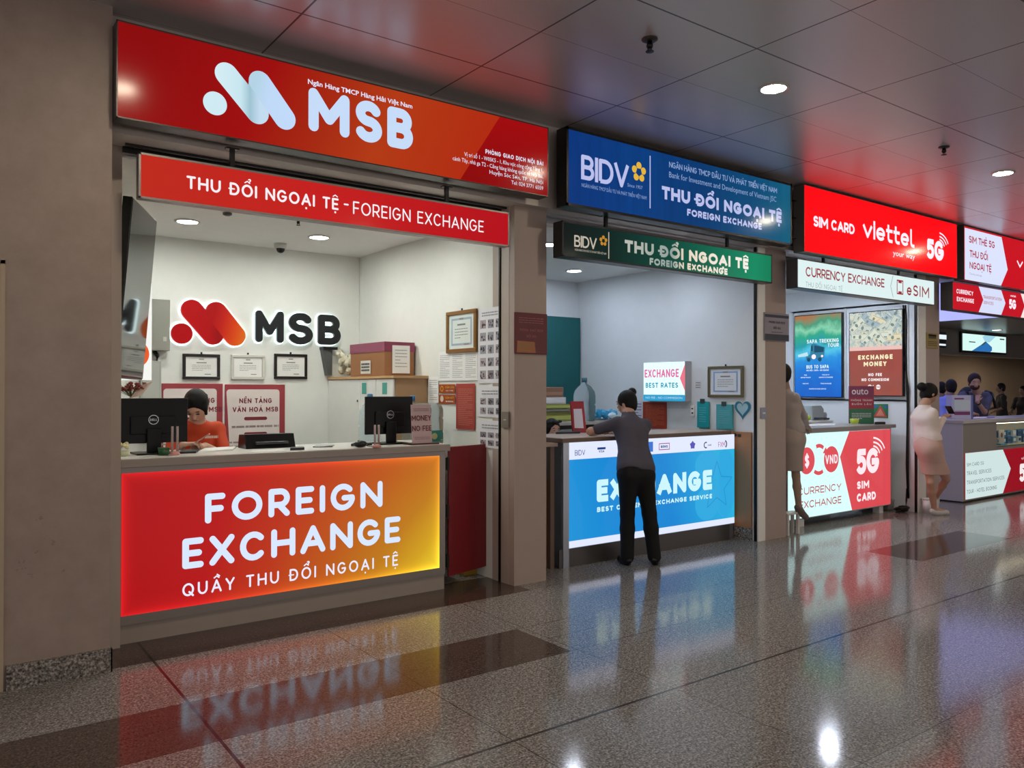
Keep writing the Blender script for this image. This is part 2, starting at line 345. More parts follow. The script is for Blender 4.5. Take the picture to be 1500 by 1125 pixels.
struct('beam', MB().box((-12, 5.12, 3.10), (11.3, 5.46, 3.78)).box((11.3, 5.12, 3.10), (46, 5.46, 3.78)), mat('#c4b9b2', .4))
struct('trim_2', MB().box((.86, 5.40, 0), (.985, 5.5, 3.10)), JAMB)
for i, (a, c, e) in enumerate(((3.866, 4.2, 3.87), (7.18, 7.545, 7.06), (10.62, 10.985, 10.42))):
    struct('pillar_%d' % (i+1), MB().box((a, 5.2, 0), (c, 5.5, 3.1)), mat('#a8978f', .5))
    struct('wall_partition_%d' % (i+1), MB().box((max(e, a), 5.5, 0), (c, 8.2, 3.1)) if i == 0 else MB().box((e, 5.25, 0), (a, 8.2, 3.1)).box((a, 5.5, 0), (c, 8.2, 3.1)), SHOPCOOL if i else SHOPWHITE)
    struct('trim_%d' % (i+3), MB().box((a-.003, 5.27, 0), (a, 5.38, 3.1)).box((a-.005, 5.41, 0), (a, 5.5, 3.1)) if i == 0 else MB().box((e, 5.2, 0), (a, 5.25, 3.1)), JAMB if i == 0 else WHITEP)
    rail = MB().box((a-.012, 5.385, 0), (a, 5.405, 3.1)) if i == 0 else MB().box((e-.014, 5.215, 0), (e, 5.245, 3.1))
    struct('trim_%d' % (i+6), rail, mat('#1a1613', .35, .6))
struct('trim_9', MB().box((.985, 5.38, 3.06), (3.864, 5.44, 3.10)).box((.985, 5.30, 3.085), (3.864, 5.32, 3.10)), DARKMETAL)
struct('trim_10', MB().box((4.2, 5.38, 3.06), (7.05, 5.44, 3.10)).box((4.2, 5.26, 3.085), (7.05, 5.275, 3.10)), mat('#b9b9be', .3, .7))
struct('trim_11', MB().box((7.545, 5.38, 3.06), (10.42, 5.44, 3.10)), mat('#777779', .3, .7))
# shop interiors
for i, (x0, x1, m, zc) in enumerate(((.86, 3.866, SHOPWHITE, 3.05), (4.2, 7.06, SHOPCOOL, 3.03), (7.545, 10.42, SHOPCOOL, 3.03))):
    struct('wall_back_%d' % (i+1), MB().box((x0, 8.07, 0), (x1, 8.2, 3.3)), m)
    struct('ceiling_shop_%d' % (i+1), MB().box((x0, 5.46, zc), (x1, 8.07, zc+.06)), mat('#e9e9e6', .5))
struct('wall_left_inside', MB().box((.74, 5.5, 0), (.86, 8.2, 3.1)), SHOPWHITE)
# the open hall behind the last counter
struct('ceiling_luminous', MB().box((10.985, 5.46, 3.02), (17.0, 9.2, 3.1)), lit('#a9aefc', 1.15, .4))
struct('ceiling_far', MB().box((17.0, 5.46, 3.06), (46, 21, 3.15)), mat('#8a8683', .3, .4))
struct('beam_far', MB().box((14, 9.2, 2.46), (46, 9.6, 3.06)), mat('#6e6660', .5))
struct('wall_far', MB().box((4, 15.0, 0), (46, 15.2, 3.1)), mat('#b59f86', .6))

struct('wall_end', MB().box((46, -14, 0), (46.2, 21, 3.9)), mat('#9a8672', .6))

# ------------------------------------------------------------------ ceiling fittings
def downlight(x, y, z, r, col, k, label, group):
    t = thing('downlight', label, 'light', (x, y, z-.012), group)
    rim = MB().lathe((x, y, z-.012), [(r, .012), (r+.022, .012), (r+.024, .004), (r+.004, 0), (r, .003), (r, .012)], cap=False); obj('rim', rim, mat('#d9d6d0', .3, .3), t, smooth=True)
    obj('lamp_disc', MB().lathe((x, y, z-.008), [(.002, 0), (r*.98, 0), (r*.98, .003), (.002, .003)]), lit(col, k, .4), t)
    return t
for y in (3.5, -.3, -4.1):
    for i in range(4):
        x = 1.15+3.785*i
        lab = ('round warm downlight in metal ceiling before the blue sign', 'round warm downlight in metal ceiling before the solid red telecom sign')[i-1] if i in (1, 2) and y > 0 else 'round warm downlight in the metal ceiling, out of the picture'
        downlight(x, y, 3.78, .085, '#fff0d4', HALL_LAMP*(1 if y > 0 else 1), lab, 'hall ceiling downlights')
shop_lamps = {1: [(1.83, 7.2), (3.03, 7.2), (1.83, 6.1), (3.03, 6.1)], 2: [(4.95, 7.27), (4.95, 6.1), (6.3, 7.27), (6.3, 6.1)], 3: [(9.45, 5.87), (8.2, 5.87), (8.2, 7.2)]}
for k, L in shop_lamps.items():
    for i, (x, y) in enumerate(L):
        z = 3.05 if k == 1 else 3.03
        lab = 'round white downlight in orange counter kiosk ceiling, '+('near its back wall towards the television' if i == 0 else 'near the dome camera' if i == 1 else 'behind the hanging red sign') if k == 1 else \
            ('round cool downlight in blue counter kiosk ceiling, '+('nearer the teal panel' if i == 0 else 'beside the brown pillar' if i == 1 else 'behind the green hanging sign')) if k == 2 else 'round downlight in ceiling of the telecom kiosk'
        downlight(x, y, z, .082, '#f7fbf2' if k == 1 else '#e4eeff', SHOP_LAMP*(.88 if k == 1 else .58 if k == 2 else 1.35), lab, 'kiosk ceiling downlights')
p = onZ(3.06, 1460, 483); downlight(p.x, p.y, 3.06, .10, '#f4ffff', 12, 'small far downlight above the distant wall screen', 'far hall downlights')
for x in (19, 24, 29, 34): downlight(x, 12.3, 3.06, .12, '#fff0de', 420, 'warm downlight in the far hall behind the beam with the screen', 'far hall downlights')  # added lamps, hidden by the beam, to brighten the far wall
def sprinkler(x, y, z, label, sc=1):
    t = thing('fire_sprinkler', label, 'sprinkler', (x, y, z-.07*sc), 'ceiling sprinklers')
    obj('escutcheon', MB().lathe((x, y, z-.014*sc), [(.028*sc, 0), (.042*sc, .008*sc), (.042*sc, .014*sc)]), mat('#4a4644', .35, .7), t, smooth=True)
    obj('body', MB().lathe((x, y, z-.05*sc), [(.012*sc, 0), (.018*sc, .012*sc), (.013*sc, .036*sc)]), BLACK, t, smooth=True)
    obj('deflector', MB().lathe((x, y, z-.07*sc), [(.004, 0), (.022*sc, .003*sc), (.022*sc, .006*sc), (.004, .008*sc)], 12).tube([(x-.012*sc, y, z-.066*sc), (x-.012*sc, y, z-.045*sc)], .003*sc, 6).tube([(x+.012*sc, y, z-.066*sc), (x+.012*sc, y, z-.045*sc)], .003*sc, 6), BLACK, t)
sprinkler(3.627, 3.47, 3.78, 'dark fire sprinkler hanging from metal ceiling above the blue sign', 1.2)
sprinkler(7.362, 3.44, 3.78, 'dark fire sprinkler in metal ceiling before the solid red sign', 1.1)
p = onZ(3.05, 437, 321); sprinkler(p.x, p.y, 3.05, 'tiny dark sprinkler in white kiosk ceiling just under the hanging red sign', .8)
p = onZ(3.05, 333, 308); t = thing('smoke_detector', 'white and dark smoke detector on white kiosk ceiling', 'smoke detector', (p.x, p.y, 3.0))
obj('base', MB().lathe((p.x, p.y, 3.03), [(.05, 0), (.055, .02)]), WHITEP, t, smooth=True); obj('sensor', MB().lathe((p.x, p.y, 3.005), [(.02, 0), (.036, .008), (.036, .026)]), mat('#3a3836', .4), t, smooth=True)
p = onZ(3.05, 411, 357); t = thing('dome_camera', 'black domed security camera on white kiosk ceiling', 'security camera', (p.x, p.y, 2.96))
obj('housing', MB().lathe((p.x, p.y, 3.0), [(.052, 0), (.062, .02), (.062, .05)]), mat('#cfcfca', .4), t, smooth=True)
obj('dome', MB().lathe((p.x, p.y, 2.955), [(.004, 0), (.024, .006), (.038, .022), (.044, .048)]), mat('#0a0a0a', .08), t, smooth=True)
# ================================================================== SIGNS OVER THE SHOPS
TXT = lit('#d2e4fb', 1.0); TXTW = lit('#e9ebff', .95); SF = 4.90
def signbox(name, label, cat, y, x0, z0, x1, z1, depth, face_mat, body_mat, rim=.012, group=None):
    t = thing(name, label, cat, ((x0+x1)/2, y+depth/2, z0), group)
    obj('cabinet', MB().box((x0, y+.006, z0), (x1, y+depth, z1), .004), body_mat, t)
    if depth < .22 and y < 4.95: [obj('bracket', MB().box((x-.03, y+depth, z1-.2), (x+.03, 5.12, z1-.1)), body_mat, t) for x in (x0+.3, x1-.3)]
    fr = MB()
    for a, b in (((x0, y, z0), (x1, y+.012, z0+rim)), ((x0, y, z1-rim), (x1, y+.012, z1)), ((x0, y, z0), (x0+rim, y+.012, z1)), ((x1-rim, y, z0), (x1, y+.012, z1))): fr.box(a, b)
    obj('frame', fr, body_mat, t)
    obj('face_panel', MB().box((x0+rim, y+.002, z0+rim), (x1-rim, y+.0058, z1-rim)), face_mat, t)
    return t, front(y+.002)
def hanger(x, y, z0, z1, t): obj('hanger', MB().box((x-.014, y-.012, z0), (x+.014, y+.012, z1)).box((x-.04, y-.02, z1-.008), (x+.04, y+.02, z1)), BLACK, t)
def emblem(mb_list, fr, P):      # the blob emblem of one dot and three slanted lozenges; P maps emblem units to the frame
    pass
# --- red and orange bank fascia
def msb_face(n, v, x, y, z):
    s = n.op('ADD', x, n.op('MULTIPLY', z, -.07))
    c = n.ramp(s, [(.0, '#8c0a0c'), (.22, '#9c0c0c'), (.36, '#a52810'), (.5, '#b23a14'), (.74, '#b02c10')])
    cut = n.op('GREATER_THAN', x, n.op('ADD', .735, n.op('MULTIPLY', z, .115)))
    return n.mix(cut, c, n.ramp(z, [(0, '#8a0709'), (1, '#a0080c')]))
t, f = signbox('bank_fascia_sign', 'large red and orange backlit bank sign with white blob emblem at the ceiling', 'sign', SF, .862, 3.122, 3.978, 3.672, .13, art('red_orange_face', msb_face, 1.0), mat('#4c4644', .35, .5), .008)
def logo_shapes(fr, ox, oz, h):   # emblem in units of its own height h; returns its four blobs as stroke centre lines
    g = lambda a, b: (ox+a*h, oz+b*h)
    return [('dot', g(.20, .31), .185), ('stem', [g(.425, .815), g(.86, .185)], .185), ('bridge', [g(.86, .185), g(.945, .49)], .185), ('lobe', [g(.945, .80), g(1.395, .185)], .185)]
def capsule(mb, fr, p, q, r, n=0, depth=0):
    a = math.atan2(q[1]-p[1], q[0]-p[0]); k = 14
    pts = [(q[0]+r*cos(a-pi/2+pi*i/k), q[1]+r*sin(a-pi/2+pi*i/k)) for i in range(k+1)]+[(p[0]+r*cos(a+pi/2+pi*i/k), p[1]+r*sin(a+pi/2+pi*i/k)) for i in range(k+1)]
    poly(mb, fr, pts, n, depth)
a0, b0 = f.px(297, 158); a1, _ = f.px(434, 158); _, b1 = f.px(345, 91); _, b2 = f.px(415, 192)
def big_emblem(t, fr, C1, C2, C3, R, mats, n=.001, depth=0):
    (dc, dr), (p1, q1), (p2, q2) = C1, C2, C3
    e = MB(); disc(e, fr, dc[0], dc[1], dr, n, 36, depth=depth); obj('emblem_dot', e, mats[0], t)
    e = MB(); capsule(e, fr, p1, q1, R, n+.0003, depth); capsule(e, fr, q1, (p2[0]+.0*R, p2[1]), R*.98, n+.0001, depth); obj('emblem_stroke', e, mats[1], t)
    e = MB(); capsule(e, fr, p2, q2, R, n+.0006, depth); obj('emblem_stroke', e, mats[2], t)
P = lambda x, y: f.px(x, y)
R = (f.px(330, 91)[1]-f.px(330, 124)[1])/2*1.04
E1 = art('emblem_white', lambda n, v, x, y, z: n.ramp(x, [(0, '#d6eef4'), (.45, '#c8e6f0'), (.62, '#9fc3d2'), (.8, '#c4dcf0')]), 1.0)
E2 = art('emblem_white_lobe', lambda n, v, x, y, z: n.ramp(n.op('ADD', x, n.op('MULTIPLY', z, -.2)), [(0, '#b4d4e6'), (.3, '#bfd9f7'), (1, '#c2dbfb')]), 1.0)
big_emblem(t, f, (P(315, 151.5), R*.99), (P(332, 109), P(377, 165)), (P(381, 121), P(417, 173.5)), R, (lit('#cfeaf2'), E1, E2))
e = MB(); fit(e, f, 'MSB', 451, 605.5, 190, 127.5, w=.235, track=.10); obj('letters', e, lit('#c6dcf8'), t)
e = MB(); fits(e, f, 'Ngân Hàng TMCP Hàng Hải Việt Nam', 451, 604, 122.5, 115.5, bold=.02); obj('bank_name_line', e, TXTW, t)
e = MB()
a, b = f.px(795.5, 243); write(e, f, a, b, 'PHÒNG GIAO DỊCH NỘI BÀI', .033, .19, width=f.px(795.5, 240)[0]-f.px(711, 227)[0], al='r')
for i, (s, x0) in enumerate((('Vị trí số 1 - W05K5 - 1, Khu vực công cộng Tầng 1,', 680), ('cánh Tây, nhà ga T2 - Cảng hàng không quốc tế Nội Bài,', 663), ('Huyện Sóc Sơn, TP. Hà Nội', 717), ('Tel: 024 3771 6559', 749))):
    small(e, f, a, b-.047*(i+1)-.004, s, .042, width=a-f.px(x0, 240)[0], al='r')
obj('address_lines', e, TXTW, t)
# --- red hanging sign
t, f = signbox('hanging_sign', 'red hanging sign with white lettering above the orange counter', 'sign', 5.0, 1.0, 2.708, 3.668, 2.975, .07,
               art('red_face', lambda n, v, x, y, z: n.ramp(x, [(0, '#bd2a1c'), (.4, '#c41f1d'), (1, '#b30d1a')]), 1.0), mat('#9a9490', .35, .6), .012)
hanger(f.px(342, 240)[0], 5.03, 2.97, 3.10, t); hanger(f.px(657, 290)[0], 5.03, 2.97, 3.10, t)
e = MB(); fit(e, f, 'THU ĐỔI NGOẠI TỆ', 273, 496, 276, 257, w=.17, track=.15)
f_ = f; a0, b0 = f.px(502, 310); fit(e, f, '-', 503, 511, 306.5, 289, w=.13); fit(e, f, 'FOREIGN EXCHANGE', 517, 708.5, 313.5, 294.5, w=.12, track=.16); obj('lettering', e, lit('#f6eef2', 1.0), t)

# --- blue bank fascia
def blue_face(n, v, x, y, z):
    cx = n.nt.nodes.new('ShaderNodeCombineXYZ'); n.nt.links.new(n.op('MULTIPLY', x, 46), cx.inputs[0]); n.nt.links.new(n.op('MULTIPLY', z, .5), cx.inputs[1]); st = n.op('MULTIPLY', n.op('SUBTRACT', n.noise(cx.outputs[0], 1.0, 2), .5), 2.6)
    c = n.ramp(x, [(0, '#0a3a84'), (.25, '#08438a'), (.55, '#063d74'), (.8, '#095080'), (1, '#0b6684')])
    d = n.ramp(x, [(0, '#052a64'), (.5, '#053166'), (1, '#064c6a')])
    return n.mix(n.op('MULTIPLY_ADD', st, .35, .4), c, d)
t, f = signbox('bank_fascia_sign', 'blue backlit bank sign with yellow flower emblem in black frame', 'sign', SF, 4.166, 3.085, 7.218, 3.725, .13, art('blue_face', blue_face, 1.0), BLACK, .022)
LAV = lit('#b9bfea', 1.0); LAV2 = lit('#8fa9d8', .9); GOLD = lit('#e3b43c', 1.0)
e = MB(); fit(e, f, 'BIDV', 851, 921, 262, 226, w=.16, track=.03, rnd=False); obj('letters', e, LAV, t)
def flower(mb, fr, cx, cz, r, n=.001):        # ring of five rounded petals leaving a star in the middle
    for k in range(5):
        a = rad(90+72*k); b_ = a+rad(36); p = (cx+r*.62*cos(a), cz+r*.62*sin(a)); pts = []
        for i in range(20):
            q = 2*pi*i/20; pts.append((p[0]+r*.345*cos(q), p[1]+r*.345*sin(q)))
        _s = (cx+r*.27*cos(a), cz+r*.27*sin(a))
        poly(mb, fr, [p2 for p2 in pts if math.hypot(p2[0]-cx, p2[1]-cz) > r*.37] , n+k*2e-4)
def emblem5(mb, fr, x0, y0, x1, y1, n=.001):
    a0, b0, a1, b1 = pxrect(fr, x0, y0, x1, y1); flower(mb, fr, (a0+a1)/2, (b0+b1)/2, (abs(b1-b0)+abs(a1-a0))/4*1.03, n)
e = MB(); emblem5(e, f, 924, 236, 947.5, 268); obj('emblem', e, GOLD, t)
e = MB(); a, b = f.px(951.5, 228); _, b2 = f.px(951.5, 305); rect(e, f, a, b2, a+.012, b, .001); obj('divider', e, LAV, t)
e = MB(); fits(e, f, 'NGÂN HÀNG TMCP ĐẦU TƯ VÀ PHÁT TRIỂN VIỆT NAM', 852, 947, 273.5, 268); fits(e, f, 'Since 1957', 919, 941, 273, 268); obj('small_line', e, LAV2, t)
e = MB(); fit(e, f, 'NGÂN HÀNG TMCP ĐẦU TƯ VÀ PHÁT TRIỂN VIỆT NAM', 980, 1138, 245, 236.5, w=.15, track=.04, rnd=False); fits(e, f, 'Bank for Investment and Development of Vietnam JSC', 980, 1137, 259.5, 251); obj('name_lines', e, LAV2, t)
e = MB(); fit(e, f, 'THU ĐỔI NGOẠI TỆ', 968.5, 1145.5, 290.5, 272, w=.27, track=.0, rnd=False); fit(e, f, 'FOREIGN EXCHANGE', 1006, 1116, 315.5, 305.5, w=.25, track=.03, rnd=False); obj('lettering', e, LAV, t)
# --- green hanging sign
t, f = signbox('hanging_sign', 'dark green hanging sign, lit brighter at one end, above the blue counter', 'sign', 5.0, 4.205, 2.69, 7.022, 2.985, .12,
               art('green_face', lambda n, v, x, y, z: n.ramp(x, [(0, '#0f1716'), (.2, '#0c2622'), (.45, '#0b4438'), (.7, '#0c6a50'), (.9, '#128a62'), (1, '#0d7a55')]), 1.0), mat('#37383a', .35, .5), .014)
hanger(f.px(894, 320)[0], 5.06, 2.98, 3.10, t); hanger(f.px(1072, 360)[0], 5.06, 2.98, 3.10, t)
e = MB(); fit(e, f, 'BIDV', 841, 874, 361, 344, w=.14, track=.03, rnd=False); fits(e, f, 'NGÂN HÀNG TMCP ĐẦU TƯ VÀ PHÁT TRIỂN VIỆT NAM', 842, 888, 367, 364); a, b = f.px(891, 340); _, b2 = f.px(891, 379); rect(e, f, a, b2, a+.01, b, .001); obj('name_line', e, lit('#c9bfae', .9), t)
e = MB(); emblem5(e, f, 877.5, 344.5, 890, 361); obj('emblem', e, lit('#c98d2c', .9), t)
e = MB(); fit(e, f, 'THU ĐỔI NGOẠI TỆ', 914, 1097, 368.5, 351, w=.27, track=.0, rnd=False); fit(e, f, 'FOREIGN EXCHANGE', 951, 1066, 387.5, 377.5, w=.26, track=.03, rnd=False)
obj('lettering', e, art('pale_lettering', lambda n, v, x, y, z: n.ramp(x, [(0, '#b9bbb2'), (.35, '#8fa09b'), (.45, '#e6d9c2'), (1, '#f4f2e8')]), 1.0), t)

# --- telecom fascia, solid red
PUREW = lit('#ffe9f4', 1.1)
def five_g(mb, fr, x0, y0, x1, y1, arcs=True, n=.001, dy=.08):   # slanted 5G with radio arcs; box in photo pixels of the two characters (left, base at left, right, top at left)
    a0, b0 = fr.px(x0, y0); a1, _ = fr.px(x1, y0); _, b1 = fr.px(x0, y1); H = b1-b0; W = a1-a0
    write(mb, fr, a0, b0, '5', H, .24, width=W*.44, n=n, rnd=False); write(mb, fr, a0+W*.42, b0, 'G', H, .25, width=W*.58, n=n, rnd=False)
    if arcs:
        for y0_, (ex, ey) in zip((1.5, 1.32, 1.16, 1.02), ((1.22, 1.05), (1.11, .98), (1.0, .88), (.89, .77))):
            y0_ -= dy; ey -= dy; c_ = (.75+(ex-.75)*.72, ey+(y0_-ey)*.86); L = []
            for i in range(9):
                q = i/8; L.append((a0+W*((1-q)**2*.75+2*q*(1-q)*c_[0]+q*q*ex), b0+H*((1-q)**2*y0_+2*q*(1-q)*c_[1]+q*q*ey)))
            strokes(mb, fr, [L], H*.036, n+.001, 0, False)
RED = lit('#e2020c', 1.35)
t, f = signbox('telecom_fascia_sign', 'solid bright red backlit telecom sign with white lettering at the ceiling', 'sign', SF, 7.435, 3.05, 10.835, 3.755, .13, RED, mat('#6a6765', .4, .4), .005)
e = MB(); fit(e, f, 'SIM CARD', 1191, 1252, 331, 315.5, w=.22, track=.0, rnd=False); fit(e, f, 'viettel', 1263, 1340, 347, 320, w=.17, track=.0, rnd=False); fits(e, f, 'your way', 1308, 1340, 374, 366); five_g(e, f, 1357, 378, 1383, 349); obj('lettering', e, PUREW, t)
cabl = MB()
for z in (3.2, 3.42, 3.6): cabl.tube([(7.216, 5.0, z), (7.33, 5.02, z-.012), (7.437, 5.0, z)], .006, 6)
cabl.tube([(7.30, 5.03, 3.1), (7.31, 5.03, 3.7)], .006, 6); tag(obj('sign_cable', cabl, BLACK, None), 'thin black cables bridging the gap between blue sign and solid red sign', 'cable')
# --- pale hanging telecom sign
PALE = lit('#dff2f2', 1.0); DKRED = lit('#a8323c', .8)
t, f = signbox('hanging_sign', 'pale white hanging sign with red lettering and phone symbol', 'sign', 5.0, 7.461, 2.68, 10.44, 2.995, .14, PALE, mat('#55565a', .4, .4), .01)
hanger(f.px(1214, 372)[0], 5.07, 2.99, 3.10, t); hanger(f.px(1324, 392)[0], 5.07, 2.99, 3.10, t)
e = MB(); fit(e, f, 'CURRENCY EXCHANGE', 1180, 1295.5, 404.5, 390.5, w=.15, track=.03, rnd=False); fit(e, f, 'eSIM', 1328, 1361, 432, 416, w=.15, track=.14, rnd=False)
a0, b0, a1, b1 = pxrect(f, 1314, 410.5, 1322.5, 431); strokes(e, f, [[(a0, b0), (a1, b0), (a1, b1), (a0, b1), (a0, b0)]], .008); rect(e, f, a0+.03, b1-.03, a1-.03, b1, .002); rect(e, f, a0+.03, b0, a1-.03, b0+.03, .002)
obj('lettering', e, DKRED, t)
e = MB(); fit(e, f, 'THU ĐỔI NGOẠI TỆ', 1180, 1234, 419.5, 412.5, w=.09, track=.16, rnd=False); a, b1 = f.px(1308, 404); am, bm = f.px(1304.5, 419); _, b2 = f.px(1308, 435); strokes(e, f, [[(a, b1), (am, bm), (a, b2)]], .005); obj('small_lettering', e, lit('#98a0a4', .9), t)
# --- last telecom fascia with a white arrow panel
t, f = signbox('telecom_fascia_sign', 'white and red backlit telecom sign with pointed white panel, last in the row', 'sign', SF, 11.03, 3.05, 15.2, 3.765, .13, lit('#c2101f', 1.1), mat('#5c5a59', .4, .4), .005)
a, b1 = f.px(1413, 333.5); _, b0 = f.px(1413, 409.5); c1, _ = f.px(1467, 340); cm, bm = f.px(1476, 395); c0, _ = f.px(1466, 415)
e = MB(); poly(e, f, [(a, b0), (c0, b0), (cm, bm), (c1, b1), (a, b1)], .001); obj('white_panel', e, lit('#dde4fd', 1.0), t)
e = MB(); fit(e, f, 'SIM THẺ 5G', 1419, 1457, 355, 345, w=.17, track=.03, n=.002, rnd=False); fit(e, f, 'THU ĐỔI', 1420, 1447, 376, 366, w=.17, track=.03, n=.002, rnd=False); fit(e, f, 'NGOẠI TỆ', 1420, 1452, 393, 383, w=.17, track=.03, n=.002, rnd=False); obj('red_lettering', e, lit('#b51f33', .9), t)
e = MB(); fits(e, f, 'Currency exchange', 1420, 1438, 402, 399, n=.002); obj('small_print', e, lit('#9aa2b5', .9), t)
e = MB(); fit(e, f, 'viettel', 1488.5, 1550, 391, 377, w=.18, track=.08, rnd=False); obj('white_lettering', e, PUREW, t)
t, f = signbox('hanging_sign', 'narrow hanging sign of red and white chevrons, last in the row', 'sign', 5.0, 10.93, 2.66, 15.1, 3.03, .16, lit('#c01525', 1.05), mat('#5c5a59', .4, .4), .006)
def chev(e, x0, x1, n=.001):
    (a, b1), (_, b0) = f.px(x0, 418), f.px(x0, 453); b1, b0 = 3.022, 2.668; d = .14; c = f.px(x1, 430)[0]; m = (b0+b1)/2
    poly(e, f, [(a, b0), (c, b0), (c+d, m), (c, b1), (a, b1), (a+d, m)], n)
e = MB(); chev(e, 1433.5, 1466.5); obj('white_chevron', e, lit('#d9e0fb', 1.0), t)
e = MB(); chev(e, 1495, 1560); obj('white_chevron', e, lit('#fbe6e6', 1.0), t)
e = MB(); fit(e, f, 'CURRENCY', 1401, 1425.5, 429.5, 423, w=.2, track=.12, rnd=False); fit(e, f, 'EXCHANGE', 1401.5, 1426.5, 441, 434.5, w=.2, track=.12, rnd=False); fit(e, f, 'viettel', 1480, 1488, 434.5, 431.5, w=.22); five_g(e, f, 1478, 452, 1488.5, 438, False); obj('white_lettering', e, PUREW, t)
e = MB(); fit(e, f, 'TRANSPORTATION', 1440, 1467, 437, 432.5, w=.15, n=.002, rnd=False); fit(e, f, 'SERVICES', 1440.5, 1455, 445, 440.5, w=.15, n=.002, rnd=False); obj('red_lettering', e, lit('#b8505f', .9), t)
# --- far wall screen and dark display
t = thing('wall_screen', 'distant bright screen showing a blue phone, on the far beam', 'screen', (20.5, 9.15, 2.5)); f = front(9.14)
a0, b0, a1, b1 = pxrect(f, 1410, 488.5, 1473.5, 517); _, b1 = f.px(1441, 491); _, b0 = f.px(1441, 515)
obj('casing', MB().box((a0-.05, 9.145, b0-.05), (a1+.05, 9.2, b1+.05)), BLACK, t)
e = MB(); rect(e, f, a0, b0, a1, b1, .001); obj('picture', e, lit('#d9fbf6', 1.0), t)
q = lambda u, v_: (a0+(a1-a0)*u, b0+(b1-b0)*v_)
e = MB(); poly(e, f, [q(.2, 0), q(.52, .62), q(.66, .3), q(.66, .1), q(.62, 0)], .003); obj('phone_picture', e, lit('#2b6fb4', 1.0), t)
e = MB(); poly(e, f, [q(.44, .9), q(.5, .6), q(.6, .58), q(.76, 1), q(.5, 1)], .002); obj('pale_phone_picture', e, lit('#9fd3e6', 1.0), t)
e = MB(); poly(e, f, [q(.41, .4), q(.5, .62), q(.53, .58), q(.44, .36)], .004); rect(e, f, *q(.85, .8), *q(.96, .88), .002); rect(e, f, *q(.14, .5), *q(.28, .56), .002); obj('dark_marks', e, lit('#3c4d58', .8), t)
t = thing('hanging_display', 'black display with a white strip along its top, beyond the last pillar', 'screen', (16.8, 8.6, 2.5)); f = front(8.55)
a0, b0, a1, b1 = pxrect(f, 1366, 485, 1387, 510)
obj('casing', MB().box((a0, 8.56, b0), (a1, 8.64, b1), .01), mat('#15131a', .3), t); obj('ceiling_rod', MB().box((a1-.3, 8.59, b1), (a1-.26, 8.61, 3.02)), BLACK, t)
e = MB(); rect(e, f, a0, b1-.16, a1-.02, b1-.06, .001); rect(e, f, a1-.35, b0+.05, a1-.05, b0+.09, .001); obj('lit_strip', e, lit('#e8f6ff', 1.0), t)
# ================================================================== ORANGE COUNTER KIOSK
TAUPE = mat('#a2978f', .4); TAUPE2 = mat('#9b918a', .4); PAPER = mat('#f1f0ee', .6); INK = mat('#55575c', .7); MAROON = mat('#6c1119', .4)
t = thing('service_counter', 'long taupe counter with red to yellow glowing front panel', 'counter', (2.18, 5.75, 0))
body = MB().box((.987, 5.462, .0), (3.362, 6.02, 1.10)); obj('body', body, TAUPE, t)
fr_ = MB()
for a, c in (((.987, 5.447, 1.07), (3.362, 5.462, 1.103)), ((.987, 5.447, .12), (3.362, 5.462, .178)), ((3.31, 5.447, .178), (3.362, 5.462, 1.07))): fr_.box(a, c)
obj('panel_frame', fr_, mat('#8d8580', .3, .4), t)
obj('worktop', MB().box((.987, 5.415, 1.106), (3.39, 6.06, 1.158), .004), mat('#9d938d', .35), t)
obj('worktop_surface', MB().box((.995, 5.43, 1.158), (3.38, 6.05, 1.161)), mat('#dcd9d6', .3), t, 'white laminate top surface')
def msb_panel(n, v, x, y, z):
    s = n.op('ADD', n.op('MULTIPLY', x, .78), n.op('MULTIPLY', n.op('MULTIPLY', x, n.op('SUBTRACT', 1, z)), .42))
    return n.ramp(n.op('DIVIDE', s, 1.2), [(0, '#ae1418'), (.2, '#b81b1c'), (.38, '#bd3a1d'), (.56, '#bf5c1d'), (.74, '#c27d1e'), (.88, '#d6a522'), (1, '#f0d033')])
m_panel = art('glowing_panel', msb_panel, 1.0, .1)
nt = m_panel.node_tree; n = N(nt); v, x, y, z = n.pos(True)           # edge-lit acrylic: brighter where the strips feed it
dx = n.op('MULTIPLY', n.op('MINIMUM', x, n.op('SUBTRACT', 1, x)), 2.31); dz = n.op('MULTIPLY', n.op('MINIMUM', z, n.op('SUBTRACT', 1, z)), .89)
g = n.op('POWER', 2.718, n.op('MULTIPLY', n.op('MINIMUM', dx, dz), -38)); nt.links.new(n.op('MULTIPLY_ADD', g, .9, .97), nt.nodes['Principled BSDF'].inputs['Emission Strength'])
obj('light_panel', MB().box((1.0, 5.449, .178), (3.31, 5.46, 1.07)), m_panel, t)
f = front(5.449); e = MB()
fit(e, f, 'FOREIGN', 299, 561, 767, 724, w=.20, track=.13); fit(e, f, 'EXCHANGE', 266, 587, 834, 790, w=.20, track=.12); obj('headline_lettering', e, lit('#d9e8ff', 1.0), t)
e = MB(); fit(e, f, 'QUẦY THU ĐỔI NGOẠI TỆ', 267, 583, 874.5, 855.5, w=.15, track=.28); obj('small_lettering', e, lit('#e9ecff', 1.0), t)
